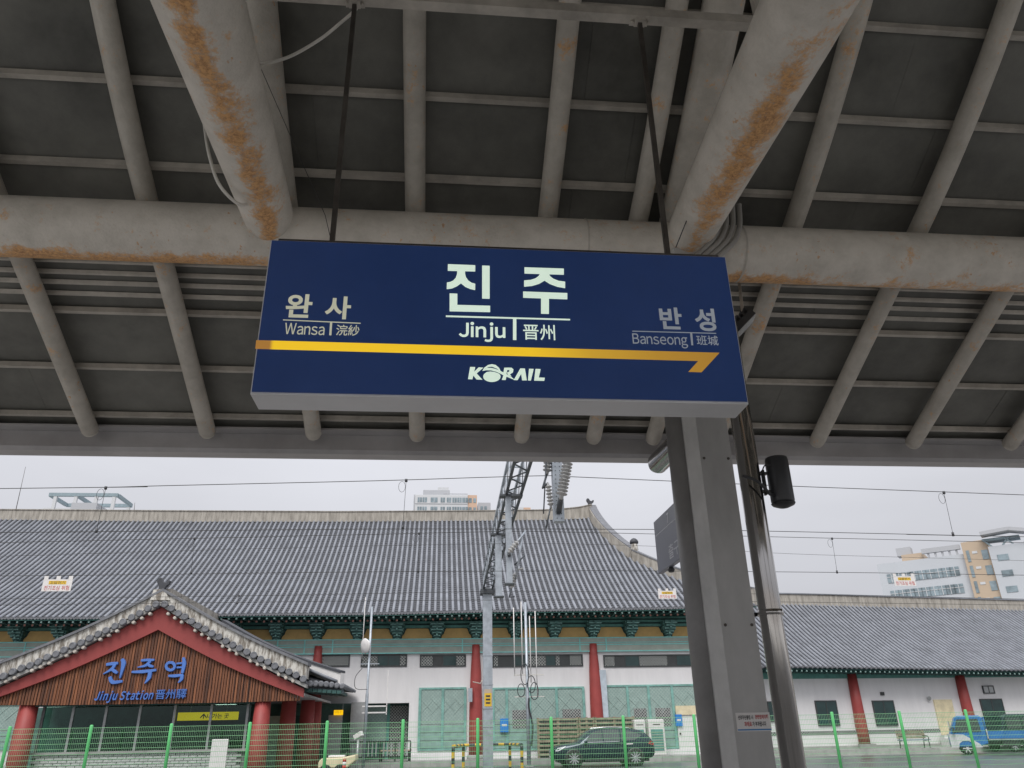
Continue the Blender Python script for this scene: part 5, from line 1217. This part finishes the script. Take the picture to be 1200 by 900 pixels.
# bench by the annex
pbx, pz = A(1070, 876, -2.2); wpos = AO+Ae*pbx+An*-2.2
bn = thing('park_bench', 'park bench with slatted back on the pavement before the annex', 'bench', (wpos.x, wpos.y, .26), AR)
for k in range(3): lb(MB().box(-.95, .95, -.45+k*.15, -.32+k*.15, .40, .47), 'seat_slat', 'bluegrey', bn)
for k in range(3): lb(MB().bar((-.95, -.02+.03*k, .58+.15*k), (.95, -.02+.03*k, .58+.15*k), .03, .13), 'back_slat', 'wood_old', bn)
for x in (-.8, .8): lb(MB().tube(spline([(x, -.45, 0), (x, -.42, .4), (x, -.05, .42), (x, .06, .9)], 4), .03, 8), 'leg', 'black_metal', bn); lb(MB().tube([(x, -.02, .42), (x, .05, 0)], .03, 8), 'leg', 'black_metal', bn); lb(MB().tube(spline([(x, -.45, .42), (x, -.45, .62), (x, .0, .64)], 4), .025, 8), 'armrest', 'black_metal', bn)

# ================================================================== CAR
def wheel(parent, x, y, r_, w_, side, spokes=10, rim='alloy'):
    t = lb(MB().lathe([(r_*.70, -w_/2), (r_*.92, -w_/2), (r_, -w_*.3), (r_, w_*.3), (r_*.92, w_/2), (r_*.70, w_/2)], (x, y, r_), (0, 1, 0), 28), 'wheel', 'tyre', parent)
    m_ = MB(); yo = y+side*(w_/2-.015)
    m_.lathe([(r_*.74, -.01), (r_*.76, .014), (r_*.70, .014), (r_*.66, -.01)], (x, yo, r_), (0, side, 0), 28)
    for k in range(spokes):
        a = 2*math.pi*k/spokes; d = Vector((math.cos(a), 0, math.sin(a))); m_.bar(Vector((x, yo+side*.005, r_))+d*r_*.1, Vector((x, yo+side*.008, r_))+d*r_*.70, .052*r_/.36, .02, up=(0, 1, 0))
    m_.lathe([(r_*.16, 0), (r_*.13, .02)], (x, yo, r_), (0, side, 0), 14)
    lb(m_, 'rim', rim, t); lb(MB().lathe([(r_*.60, 0), (r_*.60, .004)], (x, yo-side*.012, r_), (0, side, 0), 24), 'brake_disc', 'rod', t)
CY = 39.6
cl_, cr_ = at(648.5, 880, Y=CY-.9).x, at(768.5, 880, Y=CY-.9).x; LEN = cr_-cl_
car = thing('parked_car', 'dark navy estate SUV with alloy wheels parked before the slatted screens', 'car', ((cl_+cr_)/2, CY, 0))
zroof = at(710, 852.5, Y=CY-.6).z
k_ = zroof/1.72
prof = [  # x along length 0..1, half width, sill z, belt z, top z, top half width factor
 (0.000, .62, .42, .72, .80, .90), (.012, .74, .34, .76, .86, .92), (.05, .86, .27, .80, .93, .90), (.12, .92, .26, .88, 1.00, .88), (.20, .94, .26, .95, 1.06, .86), (.255, .95, .26, .98, 1.11, .84),
 (.30, .95, .26, 1.01, 1.30, .80), (.36, .95, .26, 1.03, 1.55, .74), (.42, .95, .26, 1.045, 1.66, .72), (.50, .95, .26, 1.055, 1.69, .69), (.60, .95, .26, 1.07, 1.70, .69), (.70, .95, .26, 1.085, 1.68, .69), (.78, .945, .26, 1.10, 1.655, .69), (.86, .93, .28, 1.11, 1.59, .69), (.92, .915, .30, 1.12, 1.46, .72), (.965, .90, .36, 1.10, 1.24, .80), (.99, .82, .44, 1.0, 1.06, .88), (1.0, .74, .50, .92, .98, .9)]
rows = []
for (x, hw_, zs_, zb, zt, tf) in prof:
    X = (x-.5)*LEN; hw_ *= 1.0
    half = [(hw_*.80, zs_), (hw_*.97, zs_+.06), (hw_*1.0, zs_+.25), (hw_*1.0, lerp(zs_, zb, .72)), (hw_*.975, zb), (lerp(hw_*.97, hw_*tf, .55), lerp(zb, zt, .55)), (hw_*tf, zt-.05*(zt-zb)-.01), (hw_*tf*.86, zt), (hw_*tf*.4, zt+.012)]
    ring = [(X, -y, z*k_) for y, z in half]+[(X, y, z*k_) for y, z in reversed(half)]
    rows.append(ring+[ring[0]])
mb = MB(); mb.grid(rows, True); mb.face(list(range(17, -1, -1))); b = (len(rows)-1)*19; mb.face(list(range(b, b+18)))
body = lb(mb, 'body', 'carpaint', car)
def side_y(x, z):
    xs_ = [p[0] for p in prof]; g = lambda i: interp(xs_, [p[i] for p in prof], x); hw_, zb, zt, tf = g(1), g(3), g(4), g(5)
    zz = z/k_
    if zz <= zb: return hw_*.985
    s_ = min(1, (zz-zb)/(zt-zb)); return lerp(hw_*.97, hw_*tf, s_) if s_ < .93 else hw_*tf
def side_panel(name, pts, m_, off, parent, yside=-1, sub=6):
    poly = []
    for i in range(len(pts)):
        a, b = pts[i], pts[(i+1) % len(pts)]
        for q in range(sub): poly.append((lerp(a[0], b[0], q/sub), lerp(a[1], b[1], q/sub)))
    P = [((x-.5)*LEN, yside*(side_y(x, z*k_)+off), z*k_) for x, z in poly]; m = MB(); m.v += P; c = len(P); cx_ = sum(p[0] for p in P)/c; cy_ = sum(p[1] for p in P)/c; cz_ = sum(p[2] for p in P)/c
    m.v.append((cx_, cy_, cz_)); 
    for i in range(c): m.face((i, (i+1) % c, c), True)
    return lb(m, name, m_, parent)
for sd_ in (-1, 1):
    side_panel('side_window', [(.305, 1.075), (.375, 1.46), (.42, 1.565), (.485, 1.61), (.485, 1.09)], 'carglass', .012, car, sd_)
    side_panel('side_window', [(.495, 1.095), (.495, 1.615), (.60, 1.625), (.655, 1.61), (.655, 1.11)], 'carglass', .012, car, sd_)
    side_panel('side_window', [(.672, 1.115), (.672, 1.605), (.76, 1.56), (.83, 1.46), (.875, 1.34), (.80, 1.14)], 'carglass', .012, car, sd_)
    m_ = MB(); m_.tube([((x-.5)*LEN, sd_*(side_y(x, (1.068+.06*(x-.3))*k_)+.014), (1.066+.06*(x-.3))*k_) for x in [.29+.04*i for i in range(10)]], .014, 6); lb(m_, 'chrome_strip', 'chrome', car)
    m_ = MB(); m_.tube([((x-.5)*LEN, sd_*.62, (z)*k_) for x, z in ((.42, 1.655), (.44, 1.70), (.55, 1.735), (.68, 1.72), (.76, 1.68), (.78, 1.64))], .02, 8); lb(m_, 'roof_rail', 'chrome', car)
    side_panel('tail_lamp', [(.955, 1.10), (.992, 1.02), (.985, .90), (.93, .98), (.945, 1.06)], 'lamp_red', .015, car, sd_)
    side_panel('headlamp', [(.018, .72), (.045, .86), (.125, .935), (.085, .80), (.045, .72)], 'lamp_clear', .022, car, sd_)
    for wx_, r_ in ((.195, .365), (.795, .365)):
        X = (wx_-.5)*LEN; lb(MB().lathe([(r_*1.14, 0), (r_*1.16, .012), (r_*1.0, .016)], (X, sd_*.935, r_), (0, sd_, 0), 28), 'wheel_arch', 'black', car); wheel(car, X, sd_*.86, r_, .24, sd_)
    for x in (.46, .63): lb(MB().obox(((x-.5)*LEN, sd_*(side_y(x, .98*k_)+.012), .99*k_), (.11, 0, 0), (0, .015, 0), (0, 0, .018)), 'door_handle', 'carpaint', car)
    for x in (.305, .49, .663): lb(MB().bar(((x-.5)*LEN, sd_*(side_y(x, .5)+.001), .40), ((x-.5)*LEN, sd_*(side_y(x, .9)+.001), 1.06*k_), .012, .004, up=(0, 1, 0)), 'door_gap', 'black', car)
    bevel(lb(MB().obox(((.315-.5)*LEN, sd_*1.03, 1.09*k_), (.07, 0, .02), (0, .10, 0), (0, 0, .075)), 'mirror', 'carpaint', car), .03)
    lb(MB().box((.30-.5)*LEN, (.69-.5)*LEN, sd_*.955-.02, sd_*.955+.02, .27*k_, .36*k_), 'sill_trim', 'black', car)
side_panel('door_sticker', [(.695, 1.0), (.78, 1.005), (.775, .955), (.69, .95)], 'plate_white', .016, car, -1)
lb(MB().grid([[((.268-.5)*LEN, -.74, 1.13*k_), ((.268-.5)*LEN, .74, 1.13*k_)], [((.412-.5)*LEN, -.63, 1.63*k_), ((.412-.5)*LEN, .63, 1.63*k_)]]), 'windscreen', 'carglass', car)
lb(MB().box(-.5*LEN-.015, -.5*LEN+.03, -.45, .45, .50*k_, .66*k_), 'grille', 'black', car)
lb(MB().box(-.44*LEN, .44*LEN, -.7, .7, .20, .30), 'underbody_shade', 'black', car)  # black box added to close the bottom and deepen the contact shade

# ================================================================== BLUE TRUCK
tp, tz_ = A(1152, 885, -4.2); tw_ = at(1155, 887, Z=0.0)
tk = thing('blue_truck', 'bright blue flatbed truck with grey cab skirt parked by the annex', 'truck', (0, 0, 0))
tY = 42.5; tk.location = (at(1176, 880, Y=tY).x, tY, 0); tk.rotation_euler = (0, 0, R(-30))
SC = .97
def tb(m_, name, mm, parent=None):
    m_.v = [(v[0]*SC, v[1]*SC, v[2]*SC) for v in m_.v]; return lb(m_, name, mm, parent or tk)
# truck points to -x in its own frame, rear at +x
cabp = [(-2.45, .38), (-2.5, .75), (-2.42, 1.1), (-2.05, 1.88), (-1.9, 1.97), (-.85, 1.97), (-.72, 1.85), (-.68, .55), (-1.1, .42)]
m_ = MB(); m_.prism(cabp, (0, -.83, 0), (1, 0, 0), (0, 0, 1), (0, 1, 0), 1.66); bevel(tb(m_, 'cab', 'truckblue'), .06, 3)
for sd_ in (-1, 1):
    y = sd_*.845; tb(MB().prism([(-2.22, 1.12), (-1.98, 1.78), (-1.5, 1.80), (-1.5, 1.14)], (0, y-.01, 0), (1, 0, 0), (0, 0, 1), (0, 1, 0), .02), 'door_window', 'carglass'); tb(MB().prism([(-1.42, 1.14), (-1.42, 1.80), (-.95, 1.80), (-.90, 1.16)], (0, y-.01, 0), (1, 0, 0), (0, 0, 1), (0, 1, 0), .02), 'door_window', 'carglass')
    tb(MB().prism([(-2.51, .38), (-2.52, 1.05), (-1.8, 1.02), (-1.1, .55), (-1.0, .38), (-1.36, .38), (-1.42, .58), (-1.6, .70), (-1.9, .70), (-2.08, .58), (-2.14, .38)], (0, y-.012, 0), (1, 0, 0), (0, 0, 1), (0, 1, 0), .024), 'skirt_panel', 'truckgrey')
    for X, r_ in ((-1.75, .31), (1.35, .28)):
        q = wheel(tk, X*SC, sd_*.70*SC, r_*SC*1.05, .2, sd_, 6, 'truckgrey')
    tb(MB().obox((-2.25, sd_*1.0, 1.25), (.05, 0, 0), (0, .09, 0), (0, 0, .14)), 'mirror', 'black')
    sg = tb(MB().box(-.6, 2.5, sd_*.85-.02, sd_*.85+.02, .80, 1.16), 'side_gate', 'truckblue')
    for k in range(5): tb(MB().box(-.58+k*.75, -.53+k*.75, sd_*.87-.01, sd_*.87+.01, .80, 1.15), 'gate_rib', 'truckblue', sg)
    tb(MB().box(2.42, 2.52, sd_*.62-.14, sd_*.62+.14, .58, .74), 'rear_lamp', 'lamp_red')
    tb(MB().box(-.6, 2.4, sd_*.35-.05, sd_*.35+.05, .48, .64), 'chassis_rail', 'black')
    tb(MB().box(.0, .8, sd_*.62-.15, sd_*.62+.15, .42, .66), 'side_box', 'black')
    tb(MB().box(1.0, 2.0, sd_*.68-.14, sd_*.68+.14, .60, .68), 'mudguard', 'black')
tg = tb(MB().box(2.5, 2.54, -.85, .85, .80, 1.16), 'tailgate', 'truckblue')
tb(MB().box(2.541, 2.546, -.22, .22, .94, 1.03), 'badge', 'plate_white', tg)
tb(MB().box(1.2, 1.55, -.878, -.872, .94, 1.03), 'badge', 'plate_white')
tb(MB().box(2.51, 2.53, -.26, .26, .58, .72), 'number_plate', 'plate_white'); tb(MB().box(-.62, 2.5, -.83, .83, .72, .80), 'bed_floor', 'truckgrey')
tb(MB().box(-.66, -.60, -.80, .80, .8, 1.28), 'headboard', 'truckgrey')
hr = MB()
for y in (-.75, -.25, .25, .75): hr.tube([(-.63, y, 1.28), (-.63, y, 1.85)], .02, 8)
hr.tube([(-.63, -.78, 1.86), (-.63, .78, 1.86)], .025, 8); tb(hr, 'cab_guard', 'truckblue')
tb(MB().box(-.70, -.675, -.6, .6, 1.2, 1.75), 'rear_window', 'carglass')
tb(MB().box(-.2, 2.2, -.7, .75, .81, .92), 'cargo_sheet', 'plate_white')
tb(MB().box(-2.38, -2.36, -.66, .66, 1.22, 1.7), 'windscreen', 'carglass')
# dark van behind the truck
vy = 46.2; vc = at(1196, 870, Y=vy)
vn = thing('dark_van', 'dark teal van parked behind the blue truck', 'van', (vc.x+.3, vy, 0), R(4))
vp = [(-2.2, .35), (-2.25, .9), (-2.0, 1.15), (-1.75, 1.85), (-1.55, 1.98), (2.1, 1.98), (2.25, 1.8), (2.3, .9), (2.25, .35)]
m_ = MB(); m_.prism(vp, (0, -.85, 0), (1, 0, 0), (0, 0, 1), (0, 1, 0), 1.7); bevel(lb(m_, 'body', 'carpaint', vn), .1, 3)
for a, b in ((-1.65, -.7), (-.6, .6), (.7, 1.9)): bevel(lb(MB().box(a, b, -.875, -.845, 1.2, 1.78), 'side_window', 'carglass', vn), .02)
for X in (-1.45, 1.45):
    for sd_ in (-1, 1): wheel(vn, X, sd_*.78, .33, .2, sd_, 7)
lb(MB().box(2.26, 2.31, -.7, -.5, .9, 1.3), 'tail_lamp', 'lamp_red', vn); lb(MB().box(-2.27, -2.2, -.75, -.45, .75, .9), 'headlamp', 'lamp_clear', vn)

# ================================================================== FAR BUILDINGS
def block(name, label, px0, px1, pyt, Y, depth, rz_, cat='building'):
    a, b = at(px0, 600, Y=Y), at(px1, 600, Y=Y); top = at((px0+px1)/2, pyt, Y=Y).z
    return thing(name, label, cat, ((a.x+b.x)/2, Y, 0), rz_), b.x-a.x, top
# apartment tower
t, w_, top = block('apartment_block', 'far pale apartment tower with an orange end bay above the tiled ridge', 486, 559, 580, 230, 14, 0)
px_m = 230*.93/899*1.1
bevel(lb(MB().box(-w_/2, w_/2*.70, 0, 14, 0, top), 'wall', 'apt_white', t), .1)
lb(MB().box(w_/2*.70+.01, w_/2, .3, 14, 0, top+.1), 'end_bay', 'apt_orange', t); lb(MB().box(-w_/2-.5, -w_/2*.55, 2, 15, 0, top+.6), 'stair_tower', 'apt_grey', t)
rf = lb(MB().box(-w_*.38, w_*.06, 3, 11, top+.01, top+2.4), 'roof_house', 'apt_grey', t); lb(MB().box(-w_*.14, w_*.04, 4, 10, top+2.41, top+3.6), 'tank_house', 'apt_white', rf)
lb(MB().box(-w_*.05, w_*.35, -.02, .3, top+.3, top+.45), 'parapet_rail', 'apt_grey', t)
for fl_ in range(5):
    zz = top-1.6-fl_*2.9
    for k, (a, ww) in enumerate(((-.46, .07), (-.38, .07), (-.25, .11), (-.09, .07), (.01, .07), (.10, .07), (.18, .07), (.26, .10))):
        o = lb(MB().box(w_*a, w_*(a+ww), -.08, -.005, zz-.75, zz+.75), 'window', 'apt_glass', t)
        lb(MB().box(w_*(a+ww/2)-.05, w_*(a+ww/2)+.05, -.12, -.081, zz-.75, zz+.75), 'window_bar', 'apt_white', o)
    for a in (.37, .44): lb(MB().box(w_*a, w_*(a+.045), .2, .295, zz-.7, zz+.7), 'window', 'apt_glass', t)
    lb(MB().box(-w_/2+.02, w_/2*.69, -.14, -.006, zz-1.25, zz-1.1), 'floor_band', 'apt_grey', t)
t, w_, top = block('apartment_block', 'small grey far block just right of the orange apartment bay', 560, 575, 589, 240, 10, 0)
lb(MB().box(-w_/2, w_/2, 0, 10, 0, top), 'wall', 'apt_grey', t)
for k in range(2): lb(MB().box(-w_*.3+k*w_*.3, -w_*.1+k*w_*.3, -.1, -.005, top-3, top-1.2), 'window', 'apt_glass', t)
t, w_, top = block('apartment_block', 'far pale block with an orange end showing just above the ridge behind the mast', 598, 622, 594.5, 240, 10, 0)
lb(MB().box(-w_/2, w_*.15, 0, 10, 0, top), 'wall', 'apt_white', t); lb(MB().box(w_*.15+.01, w_/2, .2, 10, 0, top), 'end_bay', 'apt_orange', t)
for k in range(4): lb(MB().box(-w_*.4+k*w_*.2, -w_*.3+k*w_*.2, -.1, -.005, top-3, top-1.5), 'window', 'apt_glass', t)
# rooftop pergola building
Yp = 140.; a = at(54, 590, Y=Yp); t = thing('rooftop_pergola_building', 'pale building whose blue-grey rooftop pergola shows above the left ridge', 'building', (at(98, 590, Y=Yp).x, Yp, 0))
cx0 = t.location.x; zb = at(98, 594, Y=Yp).z; zt = at(98, 580, Y=Yp).z
u = lambda px: at(px, 588, Y=Yp).x-cx0
lb(MB().box(u(52), u(86), 0, 8, 0, zb-.2), 'wall', 'apt_white', t); lb(MB().box(u(86.3), u(116), -.6, 8, 0, zb+.6), 'stair_tower', 'apt_grey', t); lb(MB().box(u(116.3), u(143), 0, 8, 0, zb-.6), 'wall', 'apt_white', t)
for y in (0., 7.): lb(MB().box(u(56), u(137), y-.25, y+.25, zt-.3, zt+.3), 'pergola_beam', 'bluegrey', t)
for px in (56.5, 88, 136.5): lb(MB().box(u(px)-.25, u(px)+.25, .26, 6.74, zt-.28, zt+.28), 'pergola_beam', 'bluegrey', t)
for px in (64, 88, 112, 133):
    for y in (.0, 7.): lb(MB().box(u(px)-.28, u(px)+.28, y-.2, y+.2, zb-2, zt-.301), 'pergola_post', 'apt_white', t)
for px, y1, lab in ((30, 547, 'tall thin lightning rod leaning above the left end of the ridge'), (158, 589, 'short thin aerial above the ridge near the rooftop pergola')):
    b = at(px-11 if px == 30 else px, 597, Y=56); e_ = at(px, y1, Y=56)
    o = MB().tube([tuple(b-Vector((0, 0, .5))), tuple(e_)], [.03, .012], 6).build('lightning_rod', 'rod'); tag(o, lab, 'aerial')
# hospital-like block at the right
Hy = 150.; hz0 = at(1030, 662, Y=165).z
h0 = at(1027, 660, Y=166); h2 = at(1215, 640, Y=146)
hd = Vector((h2.x-h0.x, h2.y-h0.y, 0)); hang = math.atan2(hd.y, hd.x)
hb_ = thing('office_block', 'large pale and tan far block with rows of windows above the annex roof', 'building', (h0.x, h0.y, 0), hang)
def H(px, py, v=0.):
    e_ = Vector((math.cos(hang), math.sin(hang), 0)); n_ = Vector((-math.sin(hang), math.cos(hang), 0)); o_ = Vector((h0.x, h0.y, 0))
    d = ray(px, py); tt = (o_+n_*v-CAM).dot(n_)/d.dot(n_); p = CAM+d*tt; return (p-o_).dot(e_), p.z
uL, uM, uR, uE = H(1027, 660)[0], H(1127, 640)[0], H(1158, 640)[0], H(1250, 640)[0]
zw = H(1080, 655)[1]; zo = H(1127, 637)[1]
lb(MB().box(uL, uM, 0, 14, 0, zw), 'wall', 'hosp_white', hb_); lb(MB().box(uM+.02, uR, -1.2, 16, 0, zo), 'stair_tower', 'hosp_orange', hb_); lb(MB().box(uR+.02, uE, -2.2, 18, 0, H(1158, 643)[1]), 'wall', 'hosp_white', hb_)
uo0, uo1 = H(1054, 650)[0], H(1080, 650)[0]; rh = lb(MB().box(uo0, uo1, 2, 10, zw+.01, H(1067, 656)[1]+1.6), 'roof_house', 'hosp_orange', hb_)
lb(MB().box(uo0-1, uo0+2, 3, 6, H(1067, 656)[1]+1.61, H(1067, 656)[1]+3.4), 'roof_tank', 'apt_grey', rh)
lb(MB().box(uo1, uM-.5, .5, 1.5, zw+1.2, zw+2.2), 'roof_beam', 'apt_grey', hb_)
for k in range(5): x = lerp(uo1+1, uM-1.5, k/4); lb(MB().box(x, x+.4, .8, 1.2, zw+.01, zw+1.19), 'roof_post', 'apt_grey', hb_)
for row_ in range(4):
    zz = zw-3.4-row_*3.6
    for k in range(9):
        x = lerp(uL+2.5, uM-2.5, k/8); o = lb(MB().box(x-.9, x+.9, -.12, -.005, zz-.95, zz+.95), 'window', 'apt_glass', hb_)
        lb(MB().box(x-.06, x+.06, -.2, -.121, zz-.95, zz+.95), 'window_bar', 'apt_white', o); lb(MB().box(x-.9, x+.9, -.2, -.121, zz+.2, zz+.3), 'window_bar', 'apt_white', o)
for row_ in range(5):
    zz = zo-3-row_*3.2
    lb(MB().box(lerp(uM, uR, .12), lerp(uM, uR, .24), -1.3, -1.205, zz-1.2, zz+1.2), 'window', 'apt_glass', hb_)
    lb(MB().box(lerp(uM, uR, .70), lerp(uM, uR, .95), -1.3, -1.205, zz-1.0, zz+.9), 'window', 'apt_glass', hb_)
    lb(MB().box(lerp(uM, uR, .35), lerp(uM, uR, .55), -1.28, -1.205, zz+.4, zz+.9), 'pale_band', 'apt_white', hb_)
    lb(MB().box(uR+1.2, uR+3.2, -2.3, -2.205, zz-1.8, zz-.6), 'window', 'apt_glass', hb_); lb(MB().box(uE-7, uE-4, -2.3, -2.205, zz-1.8, zz-.2), 'window', 'apt_glass', hb_)
# sloped steel roof frame on top
zt = H(1182, 623)[1]; ua = H(1150, 628)[0]; ub = H(1183, 623)[0]
lb(MB().box(uR-.6, uR+6, -1.9, 1.5, zo-.5, zt-1.2), 'plant_room', 'bluegrey', hb_)
fr = lb(MB().bar((ua, -2, H(1150, 629)[1]), (ub, -2, zt), 3.5, .7), 'roof_frame', 'apt_grey', hb_); lb(MB().bar((ub, -2, zt), (uE, -2, zt-2.2), 3.5, .7), 'roof_frame', 'apt_grey', hb_)
for k in range(7): x = lerp(ua+1.5, uE-1, k/6); z0_ = H(1158, 643)[1] if x > uR else zo; lb(MB().bar((x, -2, z0_), (x+(1.5 if k % 2 else -1.5), -2, zt-1.3), .3), 'roof_strut', 'bluegrey', hb_)
